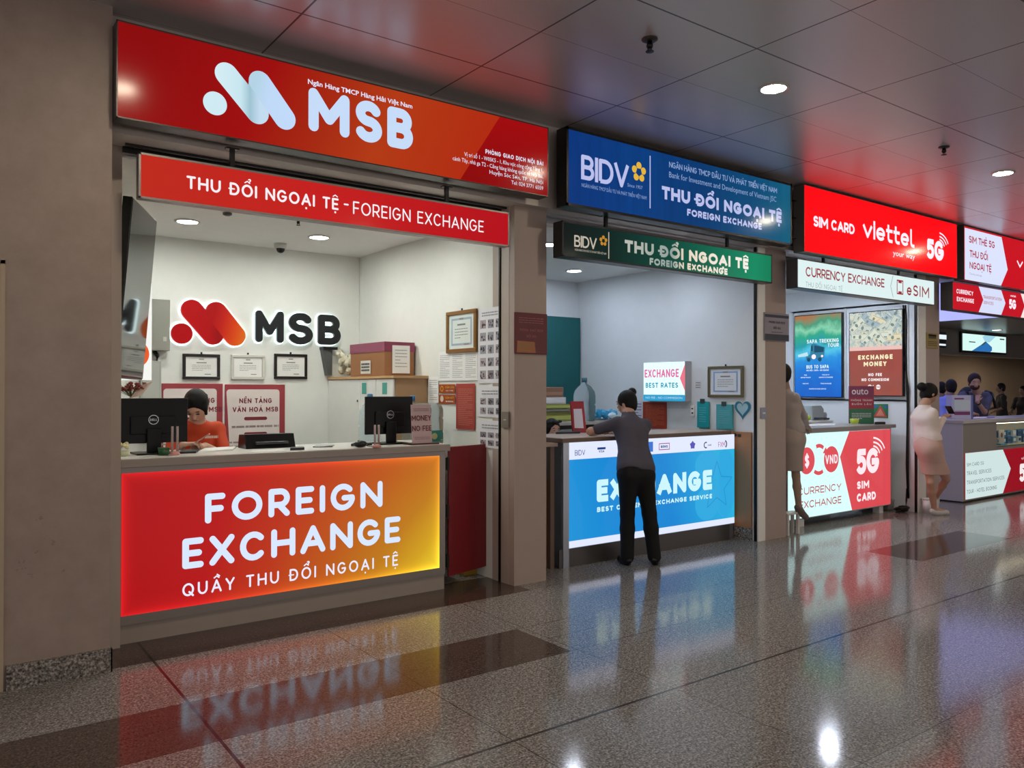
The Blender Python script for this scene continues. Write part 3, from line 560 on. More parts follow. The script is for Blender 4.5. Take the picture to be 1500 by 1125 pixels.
# swing door
def quadbox(mb, p, d): return mb.prism([V(q)[:] for q in p], d)
t = thing('swing_door', 'maroon half-height swing door at the end of the orange counter', 'door', (3.58, 5.6, .08))
p0, p1 = V((3.41, 5.47, 0)), onY(5.62, 718, 740); p1.z = 0
obj('leaf', MB().prism([p0+V((0,0,.09)), p1+V((0,0,.09)), p1+V((0,0,1.13)), p0+V((0,0,1.13))], (.01, .035, 0)), mat('#7b1620', .35), t)
for z in (.22, .62, 1.0): obj('hinge', MB().box((3.363, 5.45, z-.05), (3.405, 5.475, z+.05), .004).tube([(3.385, 5.447, z-.055), (3.385, 5.447, z+.055)], .009, 8), mat('#2c2826', .35, .7), t)
# low white cupboard under the bottles
t = thing('low_cupboard', 'low white cupboard carrying water bottles behind the maroon swing door', 'cupboard', (3.6, 6.2, 0))
obj('carcass', MB().box((3.36, 6.07, 0), (3.855, 6.5, 1.07)), mat('#dfe3e2', .45), t); obj('top', MB().box((3.35, 6.063, 1.07), (3.857, 6.52, 1.09)), mat('#e8efef', .3), t)
bk = thing('cardboard_box', 'yellow-brown box on the floor behind the maroon swing door', 'box', (3.8, 5.8, 0)); obj('carton', MB().box((3.72, 5.72, 0), (3.855, 5.93, .92), .01), mat('#a07c22', .6), bk); obj('flap', MB().box((3.715, 5.715, .92), (3.857, 5.935, .93)), mat('#b8993a', .6), bk)

# --- the logo mounted on the back wall
BW = 8.07; fb = front(BW)
GLOW = lit('#e6ffff', 2.6, .5)
def halo_logo():
    t = thing('wall_logo', 'halo-lit red emblem and black block letters mounted on the white back wall', 'logo', (2.75, BW, 2.0))
    R = (fb.px(277, 441)[1]-fb.px(277, 471)[1])/2*1.04; P = lambda x, y: fb.px(x, y)
    c = (P(264.5, 489), R*.96), (P(279.5, 455), P(310, 490)), (P(315, 458), P(342, 492))
    big_emblem(t, fb, *c, R, (lit('#c40d14', .75, .4), art('emblem_red', lambda n, v, x, y, z: n.ramp(x, [(0, '#d30f12'), (.6, '#c80d14'), (.8, '#a80a10'), (1, '#c01214')]), .75, .4), art('emblem_orange', lambda n, v, x, y, z: n.ramp(n.op('ADD', x, n.op('MULTIPLY', z, -.3)), [(0, '#bf0e12'), (.25, '#d22116'), (.6, '#ea4a14'), (.9, '#f0701c')]), .8, .4)), n=.055, depth=.035)
    h = MB(); (dc, dr), (p1, q1), (p2, q2) = c; disc(h, fb, *dc, dr*1.14, .016, 36, depth=.01); capsule(h, fb, p1, q1, R*1.12, .0163, .01); capsule(h, fb, p2, q2, R*1.12, .0166, .01); obj('halo_backing', h, GLOW, t)
    x = [372, 418, 462]; xe = [413, 457, 497.5]
    for ch, a, b, yb, yt in zip('MSB', x, xe, (501.5, 504, 504.5), (454.5, 458, 461)):
        e = MB(); fit(e, fb, ch, a, b, yb, yt, w=.22, n=.055, depth=.035); obj('letter', e, mat('#14181c', .3), t)
        e = MB(); a0, b0 = fb.px(a, yb); a1, _ = fb.px(b, yb); _, b1 = fb.px(a, yt); L, W = layout(ch, .22, 0); cap = b1-b0; sx = (a1-a0)/cap/W
        strokes(e, fb, [[(a0+u*cap*sx, b0+v_*cap) for u, v_ in l] for l, _q in L], .145*cap, .016, .01); obj('letter_backing', e, GLOW, t)
halo_logo()
# --- framed certificates
def framed(fr, x0, y0, x1, y1, fcol, label, group=None, border=.028, blue=None, mount='#efeeea', rows=7, seed=1, metal=0, cat='certificate'):
    a0, b0, a1, b1 = pxrect(fr, x0, y0, x1, y1); c = fr.P((a0+a1)/2, b0, .01)
    t = thing('framed_certificate', label, cat, c, group); e = MB(); B = border
    for q in ((a0, b0, a1, b0+B), (a0, b1-B, a1, b1), (a0, b0+B, a0+B, b1-B), (a1-B, b0+B, a1, b1-B)): rect(e, fr, *q, .026, .024)
    obj('frame', e, mat(fcol, .3, metal), t, bevel=.004)
    e = MB(); rect(e, fr, a0+B*.6, b0+B*.6, a1-B*.6, b1-B*.6, .012, .01); obj('certificate_sheet', e, mat(mount, .12), t)
    w_, h_ = a1-a0-2*B, b1-b0-2*B; g = lambda u, v_: (a0+B+w_*u, b0+B+h_*v_)
    if blue:
        e = MB()
        for q in ((.1, .1, .9, .16), (.1, .84, .9, .9), (.1, .16, .15, .84), (.85, .16, .9, .84)): rect(e, fr, *g(q[0], q[1]), *g(q[2], q[3]), .0135)
        obj('printed_border', e, mat(blue, .4), t)
    e = MB(); lo, hi = (.24, .3) if blue else (.2, .3)
    greek(e, fr, *g(lo, .28), *g(1-lo, .62), rows-3, .0142, .25, seed); rect(e, fr, *g(.34, .68), *g(.66, .73), .0142); rect(e, fr, *g(.42, .85), *g(.58, .9), .0142); rect(e, fr, *g(.6, .1), *g(.8, .14), .0142)
    obj('print', e, mat('#8a8a8c', .6), t)
    e = MB(); rect(e, fr, (a0+a1)/2-.008, b1, (a0+a1)/2+.008, b1+.02, .012, .008); obj('hook', e, BLACK, t)
    return t
framed(fb, 267, 518, 321.5, 556, '#17120f', 'black-framed certificate on the white wall below the red emblem', 'wall certificates')
framed(fb, 338, 519, 387, 556, '#cfccc4', 'white-framed certificate on the wall, between two black frames', 'wall certificates', seed=2)
framed(fb, 401, 518, 449, 555.5, '#17110f', 'black-framed certificate on the white wall below the black block letters', 'wall certificates', seed=3)
# --- posters below the frames
PINKW = mat('#e3d6d2', .5); ROSE = mat('#9e3b42', .45)
def wall_poster(x0, x1, y0, label, head, seed):
    a0, b1 = fb.px(x0, y0); a1, _ = fb.px(x1, y0); b0 = .95
    t = thing('wall_poster', label, 'poster', fb.P((a0+a1)/2, b0, .005), 'red-bordered posters on the back wall'); e = MB(); rect(e, fb, a0, b0, a1, b1, .012, .011); obj('board', e, ROSE, t, bevel=.004)
    e = MB(); k = .03; pts = []
    for cx, cz, s in ((a1-.06, b1-.05-k+.0, 0), (a0+.045, b1-.05-k, 90)):
        for i in range(7): pts.append((cx-k+k*cos(rad(s+15*i)) if s == 0 else cx+k*cos(rad(s+15*i)), cz+k*sin(rad(s+15*i))))
    poly(e, fb, pts+[(a0+.015 if x0 < 300 else a0+.05, b0), (a1-.06, b0)], .0135); obj('sheet', e, PINKW, t)
    e = MB(); m = (a0+a1)/2
    for i, s in enumerate(head): write(e, fb, m, b1-.19-.088*i, s, .05, .2, al='c', n=.0155)
    for i, z in enumerate((.345, .50, .70)): capsule(e, fb, (m-.10, b1-z), (m+.10, b1-z), .017, .0155)
    obj('maroon_print', e, mat('#7d2a35', .5), t)
    e = MB(); greek(e, fb, m-.24, b1-.45, m+.24, b1-.40, 1, .0155, .4, seed); greek(e, fb, m-.30, b1-.64, m+.30, b1-.56, 2, .0155, .4, seed+1)
    for i in range(5):
        u = m-.29+.145*i; ring(e, fb, u, b1-.79, .012, .018, .0155, k=10); greek(e, fb, u-.04, b1-.9, u+.04, b1-.85, 2, .0155, .5, i); greek(e, fb, u-.05, b1-1.2, u+.05, b1-.97, 6, .0155, .35, i+9)
    obj('small_print', e, mat('#9a8a8a', .6), t)
wall_poster(236.5, 326, 561.5, 'red-bordered white poster on back wall, half hidden behind the seated clerk', ('ĐỊNH HƯỚNG', 'CHIẾN LƯỢC MSB'), 4)
wall_poster(329, 417, 563, 'red-bordered white poster on back wall between clerk and white lockers', ('NỀN TẢNG', 'VĂN HOÁ MSB'), 8)
# --- grey wall boxes
t = thing('wall_cabinet', 'grey metal box on back wall beside the red emblem', 'box', (1.72, 7.98, 1.97)); a0, b0, a1, b1 = pxrect(front(7.95), 219, 437.5, 249, 514)
obj('casing', MB().box((a0, 7.95, b0), (a1, 8.07, b1), .005), mat('#8f8e86', .45), t); e = MB(); rect(e, front(7.95), a1-.06, b0+.09, a1-.03, b0+.13, .001); obj('maker_plate', e, mat('#b9b8b0', .3), t)
obj('conduit', MB().tube([(a1-.12, 8.03, b0), (a1-.09, 8.03, b0-.05), (a1-.10, 8.03, b0-.10), (a1-.14, 8.03, b0-.12)], .02, 8), BLACK, t, smooth=True)
t = thing('wall_cabinet', 'plain pale grey panel on back wall under the television edge', 'box', (1.6, 8.03, 1.3)); a0, b0, a1, b1 = pxrect(front(8.0), 206, 528, 236, 640); obj('casing', MB().box((a0, 8.0, b0), (a1, 8.07, b1), .004), mat('#a9aaa4', .5), t); obj('door_seam', MB().box((a0+.02, 7.998, b0+.02), (a1-.02, 8.0, b1-.02)), mat('#b4b5af', .5), t)
# --- television
TL, TR, BR = onY(5.78, 195, 288), onY(6.45, 230, 323), onY(6.43, 209, 557); BL = TL+(BR-TR)
nrm = (TR-TL).cross(BL-TL).normalized()*-1
if nrm.dot(O-TL) < 0: nrm = -nrm
t = thing('television', 'black upright television leaning out from the side wall of the orange kiosk', 'television', (BL.x-.03, 6.1, BL.z))
obj('casing', MB().prism([q-nrm*.004 for q in (TL, TR, BR, BL)], -nrm*.06), mat('#090909', .35), t, bevel=.004)
cx = (TL+TR+BR+BL)/4; ins = lambda q: q+(cx-q)*.018
obj('screen', MB().prism([ins(q)+nrm*.001 for q in (TL, TR, BR, BL)], -nrm*.004), mat('#0c0d0e', .05, 0, .9), t, 'dark glossy screen')
mid = cx-nrm*.07
obj('wall_bracket', MB().tube([mid, V((.885, mid.y+.05, mid.z))], .025, 8).box((.861, mid.y-.1, mid.z-.2), (.888, mid.y+.2, mid.z+.2)), BLACK, t)
# --- lit poster column behind it
fp = front(7.25); a1, b1 = fp.px(222.5, 432); a0 = 1.0; _, b0 = fp.px(222.5, 557)
t = thing('light_box_poster', 'white backlit poster with yellow swoosh, mostly hidden behind the television', 'poster', (1.2, 7.3, b0))
obj('casing', MB().box((.862, 7.255, b0), (a1, 7.33, b1+.1)), mat('#c9c9c9', .4), t); e = MB(); rect(e, fp, a0, b0, a1, b1+.1, .001); obj('face_panel', e, lit('#f6f6f0', 1.0), t)
e = MB(); h = b1-b0; poly(e, fp, [(a0, b0+.02), (a1-.13, b0+.05), (a1-.07, b0+.55), (a1-.075, b1-.1), (a1-.2, b1), (a0, b1)], .003); obj('yellow_swoosh', e, lit('#f6b21f', 1.0), t)
e = MB(); disc(e, fp, a1-.14, b0+.22, .12, .004); obj('orange_disc', e, lit('#e65a26', 1.0), t); e = MB(); write(e, fp, a1-.13, b0+.19, '5', .07, .25, n=.006); obj('white_mark', e, lit('#ffffff', 1), t)
# --- dried bouquet on a ledge
t = thing('wall_ledge', 'small white ledge under the television holding a dried bouquet', 'shelf', (1.55, 7.6, 1.35)); a0, z0 = front(7.5).px(176, 584); a1, _ = front(7.5).px(222, 584); obj('board', MB().box((.99, 7.42, z0-.03), (a1, 7.75, z0)), WHITEP, t); obj('bracket', MB().box((1.2, 7.6, z0-.25), (1.23, 7.75, z0-.03)), WHITEP, t)
t = thing('dried_bouquet', 'paper-wrapped bouquet of dark red dried flowers behind the dark monitor', 'bouquet', (1.5, 7.58, z0)); r = random.Random(3); e = MB(); st = MB(); bx = front(7.58).px(193, 578)[0]
for i in range(46):
    q = V((bx+r.gauss(0, .075), 7.58+r.gauss(0, .04), z0+.07+abs(r.gauss(0, .035)))); e.ball(q, (r.uniform(.012, .022), r.uniform(.012, .022), r.uniform(.008, .016)), 6); st.tube([(bx, 7.58, z0+.01), q], .002, 4)
obj('flower_heads', e, mat('#7d2f2b', .8), t); obj('stems', st, mat('#5f5a3a', .8), t)
px_ = front(7.58).px(207, 578)[0]; e = MB(); e.add([(bx-.02, 7.56, z0), (px_+.0, 7.55, z0+.03), (px_+.09, 7.56, z0+.15), (px_-.02, 7.54, z0+.11), (bx-.02, 7.60, z0), (px_+.0, 7.61, z0+.03), (px_+.09, 7.60, z0+.15), (px_-.02, 7.62, z0+.11)], [(0,1,2,3), (4,5,6,7), (0,1,5,4), (1,2,6,5)]); obj('wrapping_paper', e, mat('#b59a8c', .7), t)
# --- things on the counter
CT = 1.161
def monitor(label, x0, y0, x1, y1, Y, tilt=.04, base=True, letters=True):
    fr = front(Y); a0, b0, a1, b1 = pxrect(fr, x0, y0, x1, y1); m = (a0+a1)/2
    t = thing('computer_monitor', label, 'monitor', (m, Y+.12, CT), 'counter monitors'); b_ = MB().box((a0, Y, b0), (a1, Y+.022, b1), .005); b_.box((a0+.08, Y-.014, b0+.06), (a1-.08, Y, b1-.12), .006); obj('display_back', b_, mat('#060607', .4, 0, .3), t)
    obj('screen', MB().box((a0+.012, Y+.0222, b0+.02), (a1-.012, Y+.024, b1-.012)), lit('#9db4c8', .5), t)
    z1 = b0+.10; obj('stand_neck', MB().box((m-.045, Y-.036, CT+.012), (m+.045, Y-.016, z1), .006), mat('#070708', .4, 0, .3), t); obj('stand_base', MB().box((m-.12, Y-.10, CT), (m+.12, Y+.12, CT+.012), .004), mat('#070708', .4, 0, .3), t)
    e = MB(); c = ((a0+a1)/2, b0+(b1-b0)*.52); ring(e, fr, *c, .028, .0325, .0152, k=28); write(e, fr, c[0], c[1]-.0075, 'DELL', .015, .2, al='c', n=.0152); obj('maker_badge', e, mat('#a7abb0', .25, .8), t)
    return t
monitor('black monitor seen from behind, hiding half of the seated clerk', 171, 583.5, 275, 647, 5.76)
monitor('black monitor seen from behind, before the white lockers', 535.5, 581, 604.5, 634.5, 5.72)
def on_top(px, py, z=CT): return onZ(z, px, py)
def flat(name, label, cat, quad, h, m, part=None, group=None, z=CT):
    pts = [onZ(z, *q) for q in quad]; o = obj(name, MB().prism(pts, (0, 0, h)), m, None, bevel=.002); tag(o, label, cat, group); return o
def pen_stand(px, py, label, n_=2, ph=.19):
    p = on_top(px, py); t = thing('pen_stand', label, 'pen holder', p, 'pen stands'); obj('base', MB().lathe((p.x, p.y, CT), [(.03, 0), (.034, .008), (.026, .02), (.01, .026)]), mat('#d99a94', .3), t, smooth=True)
    for k in range(n_):
        dx = (k-(n_-1)/2)*.032; obj('pen_tube', MB().tube([(p.x+dx, p.y, CT+.02), (p.x+dx, p.y, CT+ph)], .008, 10), mat('#d9c3c0', .1, 0, .6, .5), t, smooth=True)
pen_stand(256, 666.5, 'twin clear pen tubes on a pink base before the clerk')
pen_stand(552, 655.5, 'twin clear pen tubes on a pink base before the monitor by the lockers', 2, .17)
p = on_top(181, 668); t = thing('flower_pot', 'small green ornament with cream flowers at the counter corner', 'ornament', p); obj('pot', MB().lathe((p.x, p.y, CT), [(.03, 0), (.036, .03), (.034, .035)]), mat('#cfd3b0', .4), t, smooth=True)
e = MB()
for i in range(9): e.ball((p.x+.024*cos(i*2.3), p.y+.02*sin(i*2.3), CT+.055+.008*(i % 4)), .014, 7)
obj('flower_heads', e, mat('#e8dfb2', .6), t)
p = on_top(240, 667); t = thing('green_holder', 'small green plastic tray beside the dark monitor stand', 'tray', p); obj('tray', MB().lathe((p.x, p.y, CT), [(.03, 0), (.036, .045), (.032, .045), (.028, .006)]), mat('#2d5a38', .3), t, smooth=True); obj('rim', MB().lathe((p.x, p.y, CT+.045), [(.031, 0), (.038, 0), (.038, .006), (.031, .006)]), mat('#3c7048', .3), t)
flat('paper_stack', 'stack of white papers in a dark folder beside the clerk', 'papers', [(290, 663.5), (341, 660), (346, 656), (300, 658.5)], .012, PAPER)
flat('dark_folder', 'dark folder edge under the white papers before the clerk', 'folder', [(262, 665), (287, 664), (292, 660), (268, 661)], .014, mat('#17181c', .4))
flat('loose_papers', 'loose white sheets before the small black desk device', 'papers', [(362, 663), (420, 660.5), (414, 658.6), (372, 660.5)], .004, PAPER)
p0 = on_top(365, 659); p1 = on_top(440, 656)
t = thing('desk_terminal', 'low black desk terminal with slanted face on the counter', 'device', ((p0.x+p1.x)/2, 5.9, CT)); obj('body', MB().prism([(p0.x, 5.80, CT), (p0.x, 5.99, CT), (p0.x, 5.97, CT+.10), (p0.x, 5.84, CT+.105)], (p1.x-p0.x, 0, 0)), mat('#0d0d0f', .3), t, bevel=.005)
obj('ledge', MB().box((p0.x+.07, 5.785, CT+.03), (p1.x-.06, 5.815, CT+.05), .004), mat('#2d2f33', .3), t)
flat('handheld_device', 'slim black handset lying before the desk terminal', 'device', [(425, 660), (446, 659), (445, 657.5), (426, 658)], .018, mat('#131316', .35))
flat('smartphone', 'dark smartphone lying flat midway along the orange counter', 'phone', [(458, 655.5), (487, 655), (490, 653), (463, 653.3)], .009, mat('#17140f', .15))
flat('computer_keyboard', 'black keyboard lying before the monitor by the lockers', 'keyboard', [(514, 653.8), (545, 652.4), (545, 651), (517, 652)], .018, mat('#0e0e10', .4))
p = on_top(528, 655.8); t = thing('computer_mouse', 'black computer mouse on the counter before the lockers', 'mouse', p); obj('shell', MB().ball((p.x, p.y, CT+.027), (.055, .035, .026), 16), mat('#101012', .25), t, smooth=True); obj('wheel', MB().ball((p.x-.02, p.y-.005, CT+.052), (.008, .004, .005), 8), mat('#3a3a3c', .4), t)
e = MB(); e.tube([(p.x+.05, p.y, CT+.012), (p.x+.1, p.y+.01, CT+.004), (p.x+.16, p.y+.05, CT+.004), (p.x+.20, p.y+.09, CT+.004)], .003, 6); tag(obj('mouse_cable', e, BLACK, None), 'thin black cable running from the computer mouse towards the monitor', 'cable')
# no-fee card
fr = front(5.50); a0, b0, a1, b1 = pxrect(fr, 604, 593, 633, 650); t = thing('counter_card', 'pink-grey standing card reading MONEY NO FEE at the counter end', 'sign', ((a0+a1)/2, 5.54, CT))
obj('card', MB().prism([(a0, 5.50, CT+.012), (a1, 5.50, CT+.012), (a1, 5.525, b1), (a0, 5.525, b1)], (0, .004, 0)), mat('#c9adb0', .5), t); obj('foot', MB().box((a0-.03, 5.47, CT), (a1+.05, 5.60, CT+.012), .003), mat('#4a1d20', .3), t)
fc = Fr((0, 5.5005, CT), (1, 0, 0), (0, .025, b1-CT)); e = MB(); m = (a0+a1)/2; H_ = b1-CT; write(e, fc, m, H_*.60, 'MONEY', .042, .17, width=None, al='c', n=.004, rnd=False, track=.1); write(e, fc, m, H_*.34, 'NO FEE', .042, .17, al='c', n=.004, rnd=False, track=.1); obj('lettering', e, mat('#6d3238', .6), t)
e = MB(); greek(e, fc, a0+.02, H_*.83, a1-.02, H_*.92, 2, .004, .5, 3); greek(e, fc, a0+.02, H_*.12, a1-.02, H_*.20, 2, .004, .5, 5); obj('small_print', e, mat('#a88a90', .6), t)
# --- lockers along the right wall, box on top
t = thing('locker_cabinet', 'white three-door locker with tan side, along the right wall', 'cabinet', (3.68, 7.3, 0)); LX = 3.5
obj('carcass', MB().box((LX+.02, 6.58, 0), (3.86, 8.065, 1.70)), mat('#b08c68', .5), t, 'tan wood-effect side'); obj('top_board', MB().box((LX-.01, 6.56, 1.70), (3.862, 8.067, 1.725)), mat('#c29a6c', .45), t)
fl = side(LX); cuts = [-8.06, fl.px(527, 600)[0], fl.px(550.5, 600)[0], -6.585]
for i in range(3):
    e = MB(); rect(e, fl, cuts[i]+.004, .02, cuts[i+1]-.004, 1.692, .0, .019); d = obj('door', e, mat('#e4e5e0', .35), t, bevel=.003)
    e = MB(); disc(e, fl, cuts[i+1]-.05 if i != 1 else cuts[i]+.05 if i == 2 else cuts[i+1]-.05, 1.48, .012, .004, 12, depth=.004); obj('lock', e, BLACK, d)
    if i: e = MB(); a = cuts[i]+.05 if i == 1 else cuts[i+1]-.22; rect(e, fl, a, 1.55, a+.10, 1.66, .002); obj('green_sticker', e, mat('#4fa397', .5), d)
t = thing('cardboard_carton', 'taped brown carton with magenta tape and a white sheet, on the lockers', 'box', (3.68, 7.0, 1.725)); fx = side(3.52); a0 = fx.px(500, 550)[0]; a1 = fx.px(559, 550)[0]; zt = fx.px(530, 504)[1]
y1, y0 = -fx.px(503, 550)[0], -fx.px(536, 550)[0]
x1 = min(3.84, 3.52+.32); y0 = 6.80; y1 = 7.55
obj('carton', MB().box((3.52, y0, 1.726), (x1, y1, zt), .006), mat('#9a6a45', .65), t)
e = MB().box((3.516, y0-.004, zt-.09), (x1+.004, y1+.004, zt+.003)); obj('magenta_tape', e, mat('#8a3a55', .3), t)
e = MB(); fe = front(y0); rect(e, fe, 3.60, 1.75, 3.79, zt-.03, .006); obj('white_sheet', e, PAPER, t); e = MB(); greek(e, fe, 3.63, 1.80, 3.76, zt-.06, 6, .0075, .2, 4); obj('handwriting', e, mat('#8d8f98', .6), t)
e = MB(); rect(e, side(3.516), -7.3, 1.75, -7.08, 1.88, .002); obj('shipping_label', e, mat('#d8d3c6', .6), t); e = MB(); greek(e, side(3.516), -7.28, 1.77, -7.10, 1.86, 3, .0035, .6, 6); obj('label_print', e, INK, t)
t = thing('plastic_bag', 'crumpled translucent plastic bag squeezed beside the carton on the lockers', 'bag', (3.6, 7.8, 1.725)); r = random.Random(9); e = MB()
for i in range(22): e.ball((3.55+r.uniform(0, .2), 7.72+r.uniform(0, .25), 1.78+r.uniform(0, .19)), (r.uniform(.03, .055), r.uniform(.03, .055), r.uniform(.04, .06)), 7, Euler((r.random()*3, r.random()*3, 0)).to_matrix())
obj('bag', e, mat('#cfc8b2', .25), t); e = MB(); e.tube([(3.6, 7.85, 1.95), (3.55, 7.9, 2.01), (3.62, 7.97, 2.0)], .012, 6); obj('knot', e, mat('#b8b2a0', .3), t)
t = thing('wall_speaker', 'small dark speaker on the back wall under the last block letter', 'speaker', (3.5, 8.0, 1.9)); a0, b0, a1, b1 = pxrect(front(7.98), 473, 512, 487, 550); obj('casing', MB().prism([(a0, 7.98, b1), (a1, 7.98, b1), (a1, 7.99, b0), (a1-.05, 7.99, b0)], (0, .08, 0)), mat('#5b5d5d', .5), t); obj('top_bracket', MB().box((a0, 7.96, b1), (a1+.05, 8.07, b1+.03)), BLACK, t)
# --- water bottles
def water_bottle(x, y, z, label, h=.49, r=.135, cap='#3f76a8', lying=False, tint='#e6f5fb', badge=None, group='large water bottles'):
    t = thing('water_bottle', label, 'water bottle', (x, y, z), group); s = h/.49; R_ = r
    prof = [(R_*.86, 0), (R_, .02*s), (R_, .06*s), (R_*.94, .075*s), (R_, .09*s), (R_, .17*s), (R_*.93, .185*s), (R_, .20*s), (R_, .28*s), (R_*.92, .33*s), (R_*.62, .385*s), (R_*.24, .42*s), (R_*.21, .45*s)]
    if lying: prof = [(R_*.80, 0), (R_*.97, .015), (R_, .05), (R_, .12), (R_*.95, .135), (R_, .15), (R_, .24), (R_*.95, .255), (R_, .27), (R_*.99, .33), (R_*.9, .365), (R_*.6, .385)]
    obj('vessel', MB().lathe((x, y, z), prof, 32), mat(tint, .04, 0, .5, .88, 1, 1.10), t, smooth=True)
    if not lying: obj('cap', MB().lathe((x, y, z+.435*s), [(R_*.25, 0), (R_*.26, .045*s), (R_*.2, .055*s)], 18), mat(cap, .35), t, smooth=True)
    else: obj('handle_grip', MB().box((x-.105, y-r-.012, z+.29), (x-.045, y-r*.72, z+.35), .008), mat('#22335f', .4), t)
    if badge:
        vs = []; fs = []
        for i in range(13):
            a = rad(-150+100*i/12); 
            for zz in (.05, .15): vs.append((x+(R_+.003)*cos(a), y+(R_+.003)*sin(a), z+zz))
        for i in range(12): fs.append((2*i, 2*i+2, 2*i+3, 2*i+1))
        bb = obj('paper_label', MB().add(vs, fs), mat('#2e8f86', .5), t); e = MB(); e.ball((x-.01, y-R_-.004, z+.10), (.03, .004, .028), 12).box((x+.06, y-R_*.93-.004, z+.062), (x+.085, y-R_*.93, z+.07)); obj('label_print', e, mat('#c9cf95', .5), bb)
    return t
water_bottle(3.585, 6.12, 1.09, 'wide pale blue water bottle with green label and dark handle, on the white cupboard', r=.147, lying=True, badge=True)
p = onY(6.38, 632, 600); water_bottle(3.60, 6.40, 1.09, 'clear water bottle with blue cap behind the wide labelled bottle', .45, .10, badge=False)
p = onY(6.62, 616, 600); 
t2 = thing('bottle_table', 'low grey stand behind the counter card, carrying a blue-capped bottle', 'stand', (3.3, 6.66, 0)); obj('top', MB().box((3.18, 6.54, 1.06), (3.42, 6.78, 1.085)), mat('#8d9092', .5), t2); [obj('leg', MB().box((a, c, 0), (a+.03, c+.03, 1.06)), mat('#6d7072', .5), t2) for a in (3.19, 3.38) for c in (6.55, 6.74)]
water_bottle(3.30, 6.66, 1.085, 'clear water bottle with blue cap behind the standing card', .47, .10, badge=False)
# --- papers and frame on the right wall
fw = side(3.862)
framed(fw, 656.5, 458, 700, 515, '#8a6230', 'gold-framed certificate with blue border on the right white wall', None, .035, '#9fb1c2', '#dfe9e4', 7, 5, .35)
def sheet(label, x0, y0, x1, y1, seed, cols=1, rows=14, m=PAPER, ink=INK, group='papers on the right wall', fr=None, name='paper_notice', n0=.003):
    fr = fr or fw; a0, b0, a1, b1 = pxrect(fr, x0, y0, x1, y1); t = thing(name, label, 'notice', fr.P((a0+a1)/2, b0, n0), group); e = MB(); rect(e, fr, a0, b0, a1, b1, n0, .002); obj('paper', e, m, t)
    e = MB(); w_ = (a1-a0)/cols
    for c in range(cols): greek(e, fr, a0+w_*(c+.12), b0+(b1-b0)*.08, a0+w_*(c+.9), b1-(b1-b0)*.1, rows, n0+.0012, .3, seed+c)
    obj('print', e, ink, t); return t, (a0, b0, a1, b1)
sheet('white three-column notice below the gold frame on the right wall', 643, 516, 700, 557, 11, 3, 13, ink=mat('#a9abb0', .6))
sheet('narrow white notice beside the tan locker side', 628, 552, 642.5, 590, 12, 1, 10, ink=mat('#a9abb0', .6))
def colour_notice(label, x0, y0, x1, y1, icon):
    t, (a0, b0, a1, b1) = sheet(label, x0, y0, x1, y1, 1, 1, 1, mat('#a34a20', .5), mat('#a34a20', .5), 'orange warning notices')
    e = MB(); h = b1-b0; cx = a0+(a1-a0)*.2
    if icon == 'ring': ring(e, fw, cx, b0+h*.5, h*.2, h*.34, .006, k=20)
    else: disc(e, fw, cx, b0+h*.55, h*.34, .006)
    obj('icon', e, mat('#dfa03a' if icon == 'ring' else '#d8cfc0', .5), t); e = MB()
    write(e, fw, a0+(a1-a0)*.68, b0+h*.55, 'CẤM LỬA' if icon == 'ring' else 'CẤM HÚT', h*.22, .2, width=(a1-a0)*.54, al='c', n=.006); obj('yellow_lettering', e, mat('#e0b040', .5), t)
    e = MB(); write(e, fw, a0+(a1-a0)*.68, b0+h*.2, 'NO FIRE' if icon == 'ring' else 'NO SMOKING', h*.16, .2, width=(a1-a0)*.46, al='c', n=.006); obj('white_lettering', e, PAPER, t)
colour_notice('orange no-fire notice with a ring icon, upper of two on the right wall', 643.5, 563, 667, 576, 'ring')
colour_notice('orange no-smoking notice with pale disc icon, lower of two on the right wall', 643.5, 578, 667, 592, 'disc')
sheet('tall red notice with pale print on the right wall above the bottles', 668.5, 562, 696, 630, 13, 1, 20, mat('#a8403a', .5), mat('#c9806a', .6))
def photo_sheet(label, x0, y0, x1, y1, rows, seed, head):
    a0, b0, a1, b1 = pxrect(fw, x0, y0, x1, y1); t = thing('specimen_sheet', label, 'notice', fw.P((a0+a1)/2, b0, .003), 'specimen photo sheets'); e = MB(); rect(e, fw, a0, b0, a1, b1, .002, .0015); obj('paper', e, mat('#e6e6ec', .5), t)
    r = random.Random(seed); e = MB(); greek(e, fw, a0+.06, b1-.075, a1-.03, b1-.03, 2, .0032, .5, seed); obj('heading_print', e, mat('#9a9aa4', .6), t)
    H_ = (b1-b0-.1)/rows
    for i in range(rows):
        for c in range(3):
            u0 = a0+.035+(a1-a0-.03)*c/2.6; u1 = min(u0+(a1-a0)*.27, a1-.004); v1 = b1-.1-H_*i; v0 = v1-H_*.68; e = MB(); rect(e, fw, u0, v0, u1, v1, .003)
            ph = obj('photo', e, mat(r.choice(('#9a95a0', '#b0a6ac', '#8b8790', '#a2a0aa')), .5), t); e = MB()
            for k in range(7): 
                q0 = u0+(u1-u0)*r.uniform(0, .75); z0 = v0+(v1-v0)*r.uniform(0, .7); rect(e, fw, q0, z0, q0+(u1-u0)*r.uniform(.08, .25), z0+(v1-v0)*r.uniform(.12, .3), .0042+k*1e-4)
            obj('dark_shapes', e, mat(r.choice(('#3a373d', '#4a4048', '#55323f')), .6), ph)
photo_sheet('tall white sheet of small photo specimens beside the gold frame', 700.5, 453, 733, 561, 5, 21, 1)
photo_sheet('white sheet of photo specimens below the tall specimen sheet', 700.5, 566, 733, 612, 2, 22, 1)
photo_sheet('lowest white specimen sheet on the right wall, near the swing door', 700.5, 615, 733, 658, 2, 23, 1)
